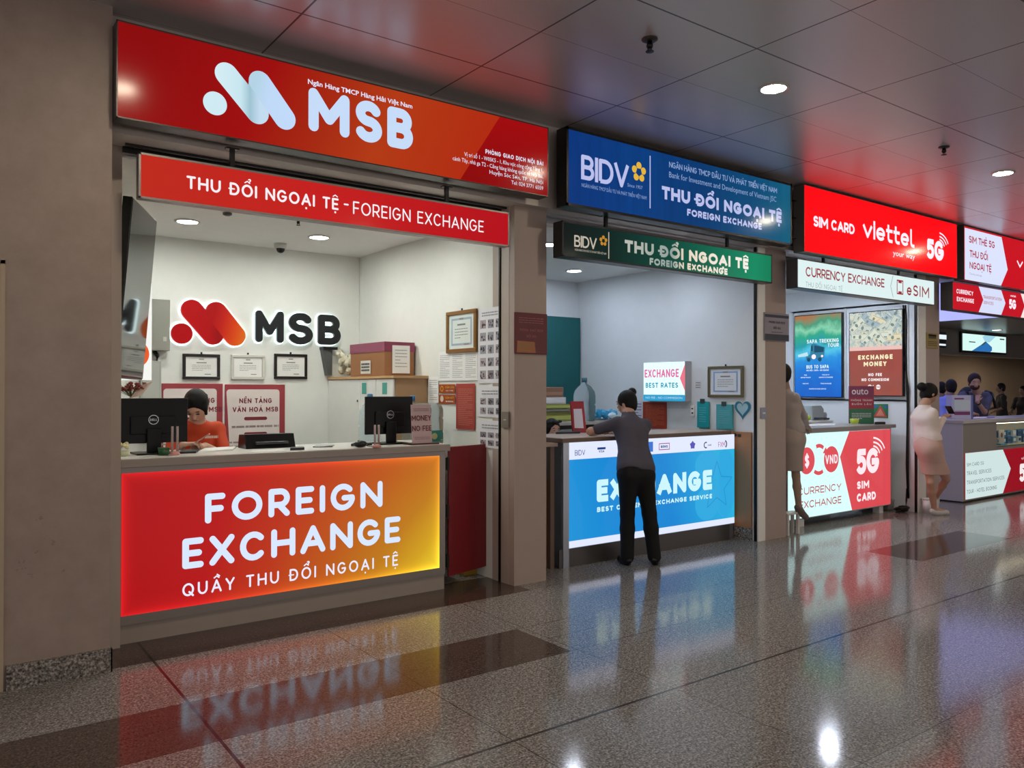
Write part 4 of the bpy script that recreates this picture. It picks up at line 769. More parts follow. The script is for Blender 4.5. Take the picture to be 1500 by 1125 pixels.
# --- switch and plaque on the brown pillar
fj = side(3.862); a0, b0, a1, b1 = pxrect(fj, 736.5, 603, 746.5, 627)
t = thing('wall_switch', 'metal wall switch on the pale jamb beside the maroon plaque pillar', 'switch', fj.P((a0+a1)/2, b0, .01)); e = MB(); rect(e, fj, a0, b0, a1, b1, .012, .012); obj('plate', e, mat('#8d857c', .35, .5), t); e = MB(); rect(e, fj, a0+.03, b0+.07, a1-.03, b1-.07, .016, .004); obj('rocker', e, mat('#c9c4ba', .4), t)
fq = front(5.2); a0, b0, a1, b1 = pxrect(fq, 752.5, 457, 802, 519.5); t = thing('wall_plaque', 'maroon plaque with faint lettering on the brown pillar', 'sign', fq.P((a0+a1)/2, b0, .01)); a1 = min(a1, 4.2)
obj('board', MB().box((a0, 5.185, b0), (a1, 5.2, b1), .005), mat('#5e0f17', .3), t); fq = front(5.185); m = (a0+a1)/2; e = MB(); write(e, fq, m, b0+.185, 'PHÒNG GIAO DỊCH', .021, .18, al='c', n=.001, width=.24); write(e, fq, m, b0+.135, 'NỘI BÀI', .021, .18, al='c', n=.001); greek(e, fq, m-.13, b1-.09, m+.13, b1-.035, 3, .001, .3, 2); obj('lettering', e, mat('#9a5c5c', .5), t)
e = MB(); poly(e, fq, [(a0+.02, b0+.01), (a0+.215, b0+.01), (a0+.205, b0+.1), (a0+.025, b0+.105)], .001); obj('photo', e, mat('#a9643f', .4), t); e = MB(); greek(e, fq, a0+.03, b0+.02, a0+.2, b0+.095, 5, .002, .5, 3); obj('photo_figures', e, mat('#8d7a4a', .5), t)
# ================================================================== BLUE COUNTER KIOSK
t = thing('service_counter', 'wood-topped counter with bright blue and white glowing front panel', 'counter', (5.8, 5.75, 0))
obj('body', MB().box((4.61, 5.475, .0), (7.0, 6.02, 1.12)), mat('#6f6f73', .35, .3), t); obj('end_post', MB().box((4.60, 5.452, .0), (4.667, 5.475, 1.12)), mat('#a9adb6', .25, .7), t)
obj('plinth', MB().box((4.56, 5.46, 0), (6.92, 5.475, .165)), mat('#5b5755', .3, .5), t)
obj('worktop', MB().box((4.56, 5.42, 1.122), (6.90, 6.06, 1.160), .003), mat('#6d5a4e', .4), t); obj('worktop_surface', MB().box((4.565, 5.43, 1.160), (6.89, 6.05, 1.163)), mat('#b9a9a0', .35), t)
def blue_panel(n, v, x, y, z):
    c = n.ramp(n.op('ADD', x, n.op('MULTIPLY', z, .1)), [(0, '#2191d4'), (.3, '#1b86d2'), (.6, '#1a84d0'), (.85, '#22a0d8'), (1, '#2bb0dc')])
    wh = n.op('MAXIMUM', n.op('GREATER_THAN', z, n.op('SUBTRACT', .838, n.op('MULTIPLY', x, .0))), n.op('LESS_THAN', z, .066))
    return n.mix(wh, c, lin('#dfe6ff'))
obj('light_panel', MB().box((4.667, 5.455, .17), (6.995, 5.474, 1.118)), art('blue_white_panel', blue_panel, 1.05, .12), t)
f = front(5.455); e = MB()
for k, (cx, cy, rx, rz) in enumerate(((1036, 682, .19, .25), (1062, 682, .19, .25), (1036, 738, .19, .22), (1061, 722, .17, .26))):
    a, b = f.px(cx, cy); rz = min(rz, .96-b, b-.24); disc(e, f, a, b, min(rx, 6.99-a), .0006+k*1e-4, 30, rz)
obj('petal_artwork', e, lit('#2fa6dc', 1.05), t)
e = MB(); a, b = f.px(1050, 712); strokes(e, f, [[(a+.33*cos(rad(90+72*k))*(1 if k % 2 == 0 else 1), b+.33*sin(rad(90+72*k))) if 1 else 0 for k in ()]], .004) ; star = []
for k in range(10):
    q = rad(90+36*k); rr = .26 if k % 2 == 0 else .12; star.append((min(a+rr*cos(q), 6.985), b+rr*sin(q)))
strokes(e, f, [star+[star[0]]], .005, .0016); obj('star_outline', e, lit('#2794d0', 1.0), t)
e = MB(); fit(e, f, 'EXCHANGE', 873, 1043.5, 735.5, 703.5, w=.27, track=.03, rnd=False, n=.002); fit(e, f, 'BEST CURRENCY EXCHANGE SERVICE', 874, 1043, 750.3, 743.2, w=.25, track=.06, rnd=False, n=.002); obj('lettering', e, lit('#c9f2f8', 1.05), t)
e = MB(); fit(e, f, 'BIDV', 842, 857, 667.5, 659.5, w=.11, rnd=False, track=.1); fit(e, f, 'VISA', 877, 885, 663, 659.5, w=.2, rnd=False); rect(e, f, *pxrect(f, 875, 655.5, 887, 658), .001); fit(e, f, 'BRMS', 968, 978, 656.3, 652.5, w=.24, rnd=False); obj('navy_logos', e, lit('#2c4a8c', .8), t)
e = MB(); rect(e, f, *pxrect(f, 946, 647.5, 956.5, 661.5), .001); obj('blue_card_logo', e, lit('#3f74d0', 1.0), t)
e = MB(); a0, b0, a1, b1 = pxrect(f, 965.5, 650, 980.5, 658); strokes(e, f, [[(a0, b0), (a1, b0), (a1, b1), (a0, b1), (a0, b0)]], .004); fit(e, f, 'FXM', 1052, 1062, 655, 647.5, w=.12, rnd=False); obj('pink_logos', e, lit('#b4517c', .9), t)
e = MB(); a0, b0, a1, b1 = pxrect(f, 1009, 647, 1020, 657); m = ((a0+a1)/2, (b0+b1)/2); poly(e, f, [(m[0]+(.045 if k % 2 == 0 else .032)*cos(rad(90+36*k)), m[1]+(.045 if k % 2 == 0 else .032)*sin(rad(90+36*k))) for k in range(10)], .001); obj('purple_logo', e, lit('#5a55b4', 1.0), t)
e = MB(); a, b = f.px(1034, 652); ring(e, f, a, b, .022, .034, .001, 60, 300); a, b = f.px(1061, 650.5); ring(e, f, a, b, .03, .045, .001, -60, 70); fit(e, f, 'CARD', 1036.5, 1042, 653.2, 651, w=.2, rnd=False); obj('dark_logos', e, lit('#3d3f58', .8), t)
# items on it
C2 = 1.163
p = onZ(C2, 849, 634); t = thing('card_holder', 'red standing holder with white card on the blue counter', 'sign', (p.x, p.y, C2)); fr = front(p.y); a0, b0, a1, b1 = pxrect(fr, 836.5, 588, 857, 634)
obj('board', MB().prism([(a0, p.y, b1), (a1-.02, p.y, b1), (a1+.02, p.y, C2), (a0+.03, p.y, C2+.01)], (0, .02, 0)), mat('#a81f33', .35), t); e = MB(); poly(e, fr, [(a0+.045, C2+.05), (a1-.02, C2+.045), (a1-.045, b1-.075), (a0+.03, b1-.075)], .002); obj('white_card', e, mat('#e8eaff', .5), t)
flat('laptop', 'closed dark laptop lying on the blue counter beside the red holder', 'laptop', [(814, 636), (850, 635), (846, 631), (822, 632)], .02, mat('#3b3d44', .35), z=C2)
t = thing('side_table', 'small brown side table beside the blue counter, behind the pillar', 'table', (4.42, 5.7, 0)); obj('top', MB().box((4.25, 5.47, 1.09), (4.55, 6.0, 1.12)), mat('#a59083', .4), t)
for a in (4.29, 4.49): obj('leg', MB().box((a, 5.50, 0), (a+.045, 5.545, 1.09)), mat('#6f5a50', .5), t)
obj('front_panel', MB().box((4.33, 5.55, .02), (4.50, 5.57, .80)), mat('#8f6d55', .5), t)
flat('paper_sheets', 'white paper sheets on the brown side table by the pillar', 'papers', [(800, 641), (824, 640), (826, 636), (803, 636.5)], .004, mat('#e8e9ff', .5), z=1.121)
# back desk and what stands on it
t = thing('back_desk', 'dark back desk under the water bottle in the blue kiosk', 'desk', (5.6, 7.0, 0)); obj('top', MB().box((4.22, 6.72, 1.20), (6.75, 7.35, 1.235)), mat('#b6b3ae', .4), t); obj('front_board', MB().box((4.24, 6.78, .0), (6.73, 6.80, 1.20)), mat('#2a2322', .5), t)
D2 = 1.235
water_bottle(6.13, 6.89, D2, 'clear water bottle standing on back desk before the teal panel', .50, .128, '#4d7a8a', badge=False, tint='#eaf6fb')
def carton(name, label, x0, x1, y0, y1, z0, z1, c, c2, band=.3):
    t = thing(name, label, 'box', ((x0+x1)/2, (y0+y1)/2, z0), 'boxes stacked on the back desk'); obj('carton', MB().box((x0, y0, z0), (x1, y1, z1), .006), mat(c, .55), t)
    h = z1-z0; obj('printed_band', MB().box((x0+(x1-x0)*.45, y0-.003, z0+h*.2), (x1-.02, y0, z0+h*(.2+band))), mat(c2, .5), t)
Yb = 6.90; fr = front(Yb); X0 = 5.2
L_ = lambda px, py: fr.px(px, py)
carton('snack_box', 'lower yellow-green box under a grey tray on the back desk', X0, L_(839, 600)[0], Yb, 7.2, D2, L_(820, 603)[1], '#858c48', '#aab25c', .4)
carton('tray_box', 'flat grey tray between two yellow-green boxes on the back desk', X0+.03, L_(838, 600)[0], Yb-.02, 7.2, L_(820, 603)[1]+.001, L_(820, 599)[1], '#6a6d66', '#85887f')
carton('snack_box', 'upper yellow-green box under a white carton on the back desk', X0, L_(838, 600)[0], Yb+.01, 7.2, L_(820, 599)[1]+.001, L_(820, 592)[1], '#929c50', '#b9c26a', .5)
carton('white_carton', 'white carton on yellow-green box, below the brown carton', X0+.05, L_(831, 600)[0], Yb+.02, 7.2, L_(820, 592)[1]+.001, L_(820, 582)[1], '#c9cbcf', '#dfe0e4', .7)
carton('brown_carton', 'brown carton topping the stack before the teal panel', X0+.02, L_(828, 600)[0], Yb+.03, 7.2, L_(820, 582)[1]+.001, L_(820, 567)[1], '#8a6a58', '#a9806a', .3)
t = thing('paper_bag', 'crumpled bright blue plastic bag on the back desk beside the customer', 'bag', (6.35, 6.9, D2)); r = random.Random(5); e = MB(); a, _ = front(6.9).px(889, 610)
for i in range(16): e.ball((a+r.uniform(-.15, .15), 6.9+r.uniform(-.05, .08), D2+.05+r.uniform(0, .035)), (r.uniform(.03, .06), .04, r.uniform(.025, .045)), 7, Euler((r.random()*3, r.random()*3, 0)).to_matrix())
obj('bag', e, mat('#3aa0cf', .3), t); e = MB(); e.ball((a+.02, 6.83, D2+.06), (.07, .03, .035), 8); obj('white_patch', e, mat('#c9e2ee', .4), t)
flat('magazine', 'magazine lying on the back desk by the blue plastic bag', 'magazine', [(872, 616), (905, 614), (905, 611), (876, 612)], .02, mat('#9aa8b8', .4), z=D2)
# teal panel
fr = front(7.98); a1, zt = fr.px(850, 466); t = thing('partition_screen', 'tall teal partition panel at the back of the blue kiosk', 'partition', (5.3, 8.0, 0)); obj('panel', MB().box((4.22, 7.98, .02), (a1, 8.02, zt)), mat('#0a5a5d', .5), t); obj('foot', MB().box((4.3, 7.9, 0), (a1-.1, 8.065, .02)), mat('#4a4a4a', .4), t)
# light box on the right wall
fs = side(6.95); a0, b0, a1, b1 = pxrect(fs, 942.5, 531, 1003.5, 588)
t = thing('light_box_sign', 'small white light box reading EXCHANGE BEST RATES on the wall', 'sign', (7.0, -(a0+a1)/2, b0)); obj('casing', MB().box((6.952, -a1, b0), (7.058, -a0, b1), .004), mat('#b9bcc6', .4), t); e = MB(); rect(e, fs, a0+.004, b0+.004, a1-.004, b1-.004, .0005); obj('face_panel', e, lit('#e4fffd', 1.1), t)
e = MB(); rect(e, fs, a0, b0, a1, fs.px(942, 578)[1], .0012); obj('blue_strip', e, lit('#2f9fd0', 1.0), t); e = MB(); hz = fs.px(942, 578)[1]-b0; small(e, fs, (a0+a1)/2, b0+hz*.35, 'NO FEE - NO COMMISSION', hz*.5, width=(a1-a0)*.88, n=.002, al='c'); obj('strip_lettering', e, lit('#bfe0f0', 1), t)
e = MB(); fit(e, fs, 'EXCHANGE', 944.5, 994.5, 553.3, 541.3, w=.2, track=.14, n=.002, rnd=False); obj('pink_lettering', e, lit('#e66aa8', 1), t); e = MB(); fit(e, fs, 'BEST RATES', 946, 993.5, 568, 560.8, w=.2, track=.14, n=.002, rnd=False); obj('teal_lettering', e, lit('#1f98b8', 1), t)
e = MB(); poly(e, fs, [fs.px(1003.5, 533), fs.px(996, 554), fs.px(1003.5, 573)], .0015); obj('pink_arrow', e, lit('#ef7a8e', 1), t)
fs = side(7.056)
framed(fs, 1038.5, 537, 1090, 582.5, '#77705a', 'grey-gold framed certificate with blue border in the blue kiosk', None, .03, '#8fb0dc', '#e8eef6', 7, 9, .5)
sheet('red notice with pale print under the white light box', 942, 588.5, 977, 628.5, 31, 1, 16, mat('#a53d2a', .5), mat('#c9714f', .6), 'notices in the blue kiosk', fs)
sheet('small white notice with dark icons behind the customer', 930, 587, 941, 613, 32, 1, 5, mat('#d8d8e6', .5), mat('#6a5a78', .6), 'notices in the blue kiosk', fs)
sheet('tiny square sticker beside the light box', 1018.5, 558, 1027, 570, 33, 1, 3, mat('#d8dade', .5), INK, 'notices in the blue kiosk', fs, 'wall_sticker')
def clip(label, x0, y0, x1, y1, c, seed):
    a0, b0, a1, b1 = pxrect(fs, x0, y0, x1, y1); t = thing('clipboard', label, 'clipboard', fs.P((a0+a1)/2, b0, .02), 'teal clipboards'); e = MB(); rect(e, fs, a0, b0, a1, b1, .03, .028); obj('board', e, mat(c, .4), t, bevel=.004)
    e = MB(); rect(e, fs, (a0+a1)/2-.03, b1-.02, (a0+a1)/2+.03, b1+.03, .038, .012); obj('clip', e, mat('#5a6a6c', .3, .7), t); e = MB(); greek(e, fs, a0+.03, b0+.06, a1-.03, b1-.06, 7, .0312, .2, seed); obj('print', e, mat('#7fc4cc', .5), t)
clip('solid teal clipboard hanging on the wall, nearer the light box', 1023.5, 588, 1040, 627, '#1fa3ad', 1); clip('paler teal clipboard hanging on the wall beside the heart sticker', 1051.5, 592, 1075, 629.5, '#4fa9b4', 2)
a, b = fs.px(1088, 599); t = thing('heart_sticker', 'blue heart-shaped sticker on the wall beside teal clipboards', 'sticker', fs.P(a, b-.1, .003)); H_ = []
for i in range(30):
    q = 2*pi*i/30; H_.append((a+.0065*16*sin(q)**3, b+.0068*(13*cos(q)-5*cos(2*q)-2*cos(3*q)-cos(4*q))))
e = MB(); poly(e, fs, H_, .004, .003); obj('outline', e, mat('#2f7f9c', .3), t); e = MB(); poly(e, fs, [(a+(u-a)*.7, b+(w_-b)*.7+.004) for u, w_ in H_], .0055); obj('pale_centre', e, mat('#a9cfdc', .3), t)
a0, b0, a1, b1 = pxrect(fs, 1012.5, 594, 1018, 610); t = thing('wall_socket', 'white double socket plate on the wall before the teal clipboards', 'socket', fs.P(a0, b0, .01)); e = MB(); rect(e, fs, a0, b0, a1, b1, .012, .011); obj('plate', e, WHITEP, t, bevel=.003)
for k in (.25, .65): e = MB(); rect(e, fs, a0+.015, b0+(b1-b0)*k, a1-.015, b0+(b1-b0)*(k+.12), .013); obj('outlet', e, BLACK, t)
t = thing('plywood_panel', 'orange-brown plywood panel on the lower wall beyond the blue counter', 'panel', (7.04, 5.6, .13)); obj('board', MB().box((7.035, 5.27, .13), (7.058, 5.98, 1.145), .003), mat('#a9754c', .55), t); e = MB(); e.box((7.027, 5.40, 1.09), (7.03, 5.44, 1.12)); e.ball((7.03, 5.47, 1.11), (.006, .02, .02), 8); obj('dark_catch', e, mat('#2d1f18', .5), t)
struct('baseboard_right', MB().box((7.035, 5.27, 0), (7.059, 5.99, .13)), m_gran)
fj = front(5.2); a0, b0, a1, b1 = pxrect(fj, 1113.5, 597, 1121.5, 613); t = thing('wall_switch', 'grey metal switch plate on the white jamb by the plywood panel', 'switch', fj.P((a0+a1)/2, b0, .01)); obj('plate', MB().box((a0, 5.188, b0), (a1, 5.2, b1), .003), mat('#8a8ea0', .35, .4), t); obj('rocker', MB().box((a0+.025, 5.184, b0+.05), (a1-.025, 5.188, b1-.05)), WHITEP, t)
fq = front(5.185); a0, b0, a1, b1 = pxrect(fq, 1120, 457, 1156, 500.5); t = thing('wall_plaque', 'grey and navy plaque on the pillar before the telecom kiosk', 'sign', fq.P((a0+a1)/2, b0, .01)); obj('board', MB().box((a0, 5.185, b0), (a1, 5.2, b1), .004), mat('#8f8894', .35), t)
e = MB(); rect(e, fq, a0+.005, b0+.005, a1-.005, b0+.07, .001); rect(e, fq, a0+.005, b1-.05, a1-.005, b1-.02, .001); obj('navy_bands', e, mat('#2b2d3b', .35), t); e = MB(); m = (a0+a1)/2; write(e, fq, m, b0+.185, 'PHÒNG GIAO DỊCH', .026, .2, width=.28, al='c', rnd=False); write(e, fq, m, b0+.125, 'NỘI BÀI', .026, .2, al='c', rnd=False); greek(e, fq, m-.1, b0+.085, m+.1, b0+.1, 1, .001, .5); obj('lettering', e, mat('#3a3540', .5), t)
# ================================================================== TELECOM KIOSK WITH SCREENS
WP = lit('#d5fbf8', 1.08); GREYC = mat('#8a8583', .4)
t = thing('service_counter', 'grey counter whose glowing panel is white with a red pointed end', 'counter', (9.1, 5.7, 0))
obj('body', MB().box((7.95, 5.46, .09), (10.22, 5.95, 1.10)), GREYC, t); obj('worktop', MB().box((7.92, 5.41, 1.10), (10.26, 5.98, 1.145), .004), mat('#8f8a89', .35), t)
for x in (8.2, 9.95): obj('foot', MB().box((x, 5.47, 0), (x+.09, 5.56, .09)), mat('#c9c6c4', .4), t)
obj('light_panel', MB().box((7.96, 5.445, .105), (10.18, 5.459, 1.083)), WP, t); f = front(5.445)
TOMATO = lit('#dc4a52', 1.0); e = MB(); p_ = [f.px(1244, 633), f.px(1230.4, 669), f.px(1248, 742)]
poly(e, f, [(p_[0][0], 1.083), p_[1], (p_[2][0], .105), (10.18, .105), (10.18, 1.083)], .001); obj('red_panel', e, TOMATO, t)
e = MB(); pc = [f.px(1181.8, 675), f.px(1217.8, 672.7)]
for c in pc: disc(e, f, *c, .158, .001, 36)
a, b = f.px(1199.5, 673); ring(e, f, a, b, .14, .185, .001, 55, 110); ring(e, f, a, b, .14, .185, .001, 235, 300); poly(e, f, [(a+.14, b+.14), (a+.2, b+.06), (a+.08, b+.07)], .0015); obj('coin_symbols', e, TOMATO, t)
e = MB(); write(e, f, pc[0][0], pc[0][1]-.075, '$', .15, .2, al='c', n=.003); write(e, f, pc[1][0], pc[1][1]-.055, 'VND', .11, .2, al='c', n=.003, width=.26, rnd=False)
five_g(e, f, 1254, 695.5, 1288, 658.5, True, .003); fit(e, f, 'SIM', 1254.5, 1273.3, 716.7, 705.6, w=.26, track=.02, n=.003, rnd=False); fit(e, f, 'CARD', 1254.5, 1283, 735.5, 723.5, w=.26, track=.02, n=.003, rnd=False); obj('white_lettering', e, lit('#ffe6ec', 1.05), t)
e = MB(); fit(e, f, 'CURRENCY', 1168, 1232.5, 726.3, 715.5, w=.14, track=.05, n=.002, rnd=False); fit(e, f, 'EXCHANGE', 1170.5, 1232.5, 746, 735, w=.14, track=.05, n=.002, rnd=False); obj('red_lettering', e, lit('#c0505a', .9), t)
# --- two portrait screens on the side wall
fs = side(10.36)
def screen(x0, y0, x1, y1, label, build):
    a0, b0, a1, b1 = pxrect(fs, x0, y0, x1, y1); t = thing('wall_screen', label, 'screen', fs.P((a0+a1)/2, b0, -.02), 'portrait screens'); obj('casing', MB().box((10.362, -a1-.012, b0-.012), (10.415, -a0+.012, b1+.012), .004), mat('#08090c', .25), t)
    e = MB(); rect(e, fs, a0, b0, a1, b1, .0005); m = art('screen_art_%d' % x0, build, 1.2 if build is sea else .95, .2, .04)
    obj('picture', e, m, t); return t, a0, b0, a1, b1
def sea(n, v, x, y, z):
    q = n.op('ADD', z, n.op('MULTIPLY_ADD', n.noise(v, 3.2, 5, .6), .34, -.17))
    return n.ramp(q, [(0, '#0f58b8'), (.28, '#1268c4'), (.45, '#1f86cf'), (.56, '#4ab5d4'), (.64, '#1c8f9c'), (.74, '#2a9c7c'), (.82, '#7cc0a0'), (.9, '#3f8f70'), (1, '#9c6a45')])
t, a0, b0, a1, b1 = screen(1164.5, 464, 1232.5, 581.5, 'upright screen with blue bus tour poster in the telecom kiosk', sea); g = lambda u, w_: (a0+(a1-a0)*u, b0+(b1-b0)*w_)
W_ = a1-a0; c = (a0+a1)/2
e = MB(); write(e, fs, *g(.95, .655), 'SAPA TREKKING', .056, .2, width=W_*.68, al='r', n=.003); write(e, fs, *g(.95, .60), 'TOUR', .054, .2, width=W_*.23, al='r', n=.003); write(e, fs, c, g(0, .345)[1], 'BUS TO SAPA', .052, .2, width=W_*.48, al='c', n=.003); small(e, fs, c, g(0, .315)[1], 'HÀ NỘI - SAPA - HÀ GIANG', .03, width=W_*.48, al='c', n=.003, bold=.02)
for u, w_, s in ((.24, .26, 'FREE'), (.24, .23, 'AIRPORT PICKUP'), (.68, .26, 'PICK UP AT'), (.68, .23, 'AIRPORT & TRANSFER'), (.24, .155, 'FREE WIFI'), (.68, .155, 'TOUR PACKAGES'), (.5, .09, 'ONLINE BOOKING SERVICE')): small(e, fs, g(u, 0)[0], g(0, w_)[1], s, .022, al='c', n=.003, bold=.015)
obj('lettering', e, lit('#e9fbff', 1.0), t)
e = MB(); poly(e, fs, [g(.25, .46), g(.36, .455), g(.64, .47), g(.66, .60), g(.42, .655), g(.36, .64), g(.34, .52), g(.25, .50)], .002); obj('bus_body', e, lit('#3a86a8', .9), t)
e = MB(); poly(e, fs, [g(.43, .54), g(.63, .545), g(.64, .60), g(.43, .63)], .003); poly(e, fs, [g(.36, .56), g(.40, .56), g(.40, .63), g(.36, .62)], .003); disc(e, fs, *g(.31, .455), .03, .003, 16); disc(e, fs, *g(.55, .455), .03, .003, 16); obj('bus_windows', e, lit('#17506e', .9), t)
e = MB(); disc(e, fs, *g(.42, .49), .035, .004, 18); disc(e, fs, *g(.60, .495), .018, .004, 14); obj('headlights', e, lit('#ffe2f0', 1.2), t)
e = MB(); poly(e, fs, [g(.07, .52), g(.28, .55), g(.3, .5), g(.08, .49)], .002); obj('white_car', e, lit('#bfe6ee', 1), t)
def money(n, v, x, y, z):
    q = n.op('ADD', z, n.op('MULTIPLY', n.op('SINE', n.op('MULTIPLY_ADD', x, 4.2, .6)), .035))
    lower = n.ramp(n.op('MULTIPLY_ADD', n.noise(v, 2.4, 2), .5, n.op('MULTIPLY', x, .5)), [(.2, '#8a3430'), (.45, '#a04c40'), (.62, '#8f5348'), (.8, '#74607a')])
    top = n.ramp(n.noise(v, 13, 4, .7), [(.34, '#5d7386'), (.48, '#b9c6c4'), (.6, '#e6e2c9'), (.72, '#9a7a5a')])
    return n.mix(n.op('GREATER_THAN', q, .60), n.mix(n.op('GREATER_THAN', q, .555), lower, lin('#f0c4bc')), top)
t, a0, b0, a1, b1 = screen(1244.5, 459.5, 1321.5, 579.5, 'upright screen with banknotes above a red money exchange poster', money); W_ = a1-a0; c = (a0+a1)/2
r = random.Random(12); ink = MB(); lvl = 0
for k, col in enumerate(('#d5dfdc', '#b6c6c0', '#e8dcb8', '#a9bcc4', '#cfd8cd', '#dfe3d2')):
    e = MB()
    for i in range(6):
        u, w_ = r.uniform(.10, .90), r.uniform(.68, .96); q = r.choice((r.uniform(.2, 1.3), r.uniform(-.9, .3))); p = g(u, w_); ca, sa = cos(q), sin(q); lvl = .0015+(k*6+i)*.0002
        T_ = lambda L: [(min(max(p[0]+x*ca-y*sa, a0), a1), min(max(p[1]+x*sa+y*ca, b0+(b1-b0)*.615), b1)) for x, y in L]
        box_ = lambda hl, hh: [(-hl, -hh), (hl, -hh), (hl, hh), (-hl, hh)]
        poly(e, fs, T_(box_(.12, .047)), lvl)
        for L in ([(-.112, -.04), (.112, -.04), (.112, -.036), (-.112, -.036)], [(-.112, .036), (.112, .036), (.112, .04), (-.112, .04)], [(.02*cos(t_*.63), .028*sin(t_*.63)) for t_ in range(10)], [(-.10, -.02), (-.07, -.02), (-.07, .015), (-.10, .015)], [(.055, -.03), (.10, -.03), (.10, -.015), (.055, -.015)]): poly(ink, fs, T_(L), lvl+.0001)
    obj('banknote_picture', e, lit(col, .95), t)
e = ink
obj('banknote_marks', e, lit('#7d938c', .9), t)
e = MB(); write(e, fs, c, g(0, .43)[1], 'EXCHANGE', .062, .26, width=W_*.66, al='c', n=.003, rnd=False); write(e, fs, c, g(0, .35)[1], 'MONEY', .062, .26, width=W_*.44, al='c', n=.003, rnd=False); obj('cream_lettering', e, lit('#f6ecc4', 1), t)
e = MB(); write(e, fs, c, g(0, .23)[1], 'NO FEE', .04, .24, width=W_*.26, al='c', n=.003, rnd=False); write(e, fs, c, g(0, .17)[1], 'NO COMMISION', .04, .24, width=W_*.52, al='c', n=.003, rnd=False); disc(e, fs, *g(.40, .10), .032, .003); disc(e, fs, *g(.56, .10), .032, .003); ring(e, fs, *g(.48, .10), .02, .028, .003, 100, 260); obj('white_lettering', e, lit('#fff4f6', 1), t)
e = MB(); write(e, fs, g(.40, 0)[0], g(0, .10)[1]-.018, '$', .036, .2, al='c', n=.005); write(e, fs, g(.56, 0)[0], g(0, .10)[1]-.012, 'VND', .024, .2, al='c', n=.005); obj('coin_marks', e, lit('#a04048', .9), t)
hb = MB(); fw_ = side(10.418)
a0, b0, a1, b1 = pxrect(fw_, 1160, 450, 1327, 590)
t = thing('screen_mount', 'pale metal mounting rails around the two upright screens', 'mount', (10.41, 6.2, 1.45)); e = MB()
for yy in (5.34, 6.215, 7.06): obj('upright_rail', MB().box((10.405, yy-.015, 1.46), (10.42, yy+.015, 2.74)), mat('#d5dadc', .3), t); e = MB(); e.box((10.408, 5.33, 2.735), (10.42, 7.07, 2.755)); e.box((10.408, 5.33, 1.445), (10.42, 7.07, 1.465)); obj('cross_rail', e, mat('#d5dadc', .3), t)
# --- things on the counter and around
C3 = 1.146
Z3 = onZ(C3, 1262, 621); fo = Fr(Z3, RT, (0, 0, 1)); t = thing('poster_card', 'purple and green folded poster card standing on the telecom counter', 'sign', Z3); e = MB(); rect(e, fo, -.165, 0, .165, .50, 0, .012); obj('card', e, mat('#7a3050', .4), t); e = MB(); rect(e, fo, -.162, .003, .162, .20, .001); obj('green_field', e, mat('#2c6a48', .45), t)
e = MB(); rect(e, fo, -.162, .2, .162, .35, .001); obj('red_field', e, mat('#9a3340', .45), t)
e = MB(); small(e, fo, -.13, .39, 'outo', .13, width=.22, n=.003, bold=.012); write(e, fo, 0, .30, 'PHÒNG TRÁNH', .024, .2, al='c', n=.003, width=.28); write(e, fo, 0, .25, 'BUÔN LẬU', .024, .2, al='c', n=.003, width=.26); greek(e, fo, -.13, .06, .13, .15, 4, .003, .3, 2); obj('lettering', e, mat('#d8c9d0', .5), t)
a0, b0, a1, b1 = pxrect(fw_, 1279, 591.5, 1301, 612.5); t = thing('warning_notice', 'green notice with a red warning triangle on the kiosk wall', 'notice', fw_.P((a0+a1)/2, b0, .005)); e = MB(); rect(e, fw_, a0, b0, a1, b1, .004, .003); obj('board', e, mat('#2f7a52', .5), t); m = (a0+a1)/2
e = MB(); poly(e, fw_, [(m-.095, b0+.012), (m+.095, b0+.012), (m, b1-.02)], .0055); obj('triangle', e, mat('#c84a40', .5), t); e = MB(); poly(e, fw_, [(m-.06, b0+.028), (m+.06, b0+.028), (m, b1-.06)], .0065); obj('triangle_centre', e, mat('#d98a76', .5), t); e = MB(); rect(e, fw_, a0+.01, b1-.05, a0+.06, b1-.02, .0055); rect(e, fw_, a1-.05, b1-.05, a1-.01, b1-.02, .0055); obj('blue_marks', e, mat('#3a62a8', .5), t)
p = onZ(C3, 1251.5, 622); t = thing('cup', 'yellow-green cup before the poster card on the telecom counter', 'cup', p); obj('bowl', MB().lathe((p.x, p.y, C3), [(.035, 0), (.05, .03), (.056, .075), (.05, .075), (.04, .01)]), mat('#9fb23a', .3), t, smooth=True); obj('saucer', MB().lathe((p.x, p.y, C3-.0005), [(.05, 0), (.075, .008), (.07, .01)]), mat('#e4e4dc', .3), t, smooth=True)
flat('paper_sheets', 'loose white papers on the telecom counter beside the standing woman', 'papers', [(1178, 624.5), (1222, 623.5), (1224, 621), (1190, 621)], .006, mat('#d8d6d6', .5), z=C3)
flat('card_reader', 'small dark card reader on the telecom counter beside the poster card', 'device', [(1281, 622), (1297, 621.6), (1296, 620.9), (1281, 621.2)], .03, BLACK, z=C3)
t = thing('back_table', 'white back table in the telecom kiosk under the blue screen', 'table', (9.2, 6.4, 0)); obj('top', MB().box((7.6, 6.15, 1.15), (10.0, 6.7, 1.18)), mat('#e3e6e4', .4), t); obj('front_board', MB().box((7.62, 6.18, 0), (9.98, 6.2, 1.15)), mat('#cfd4d2', .4), t)
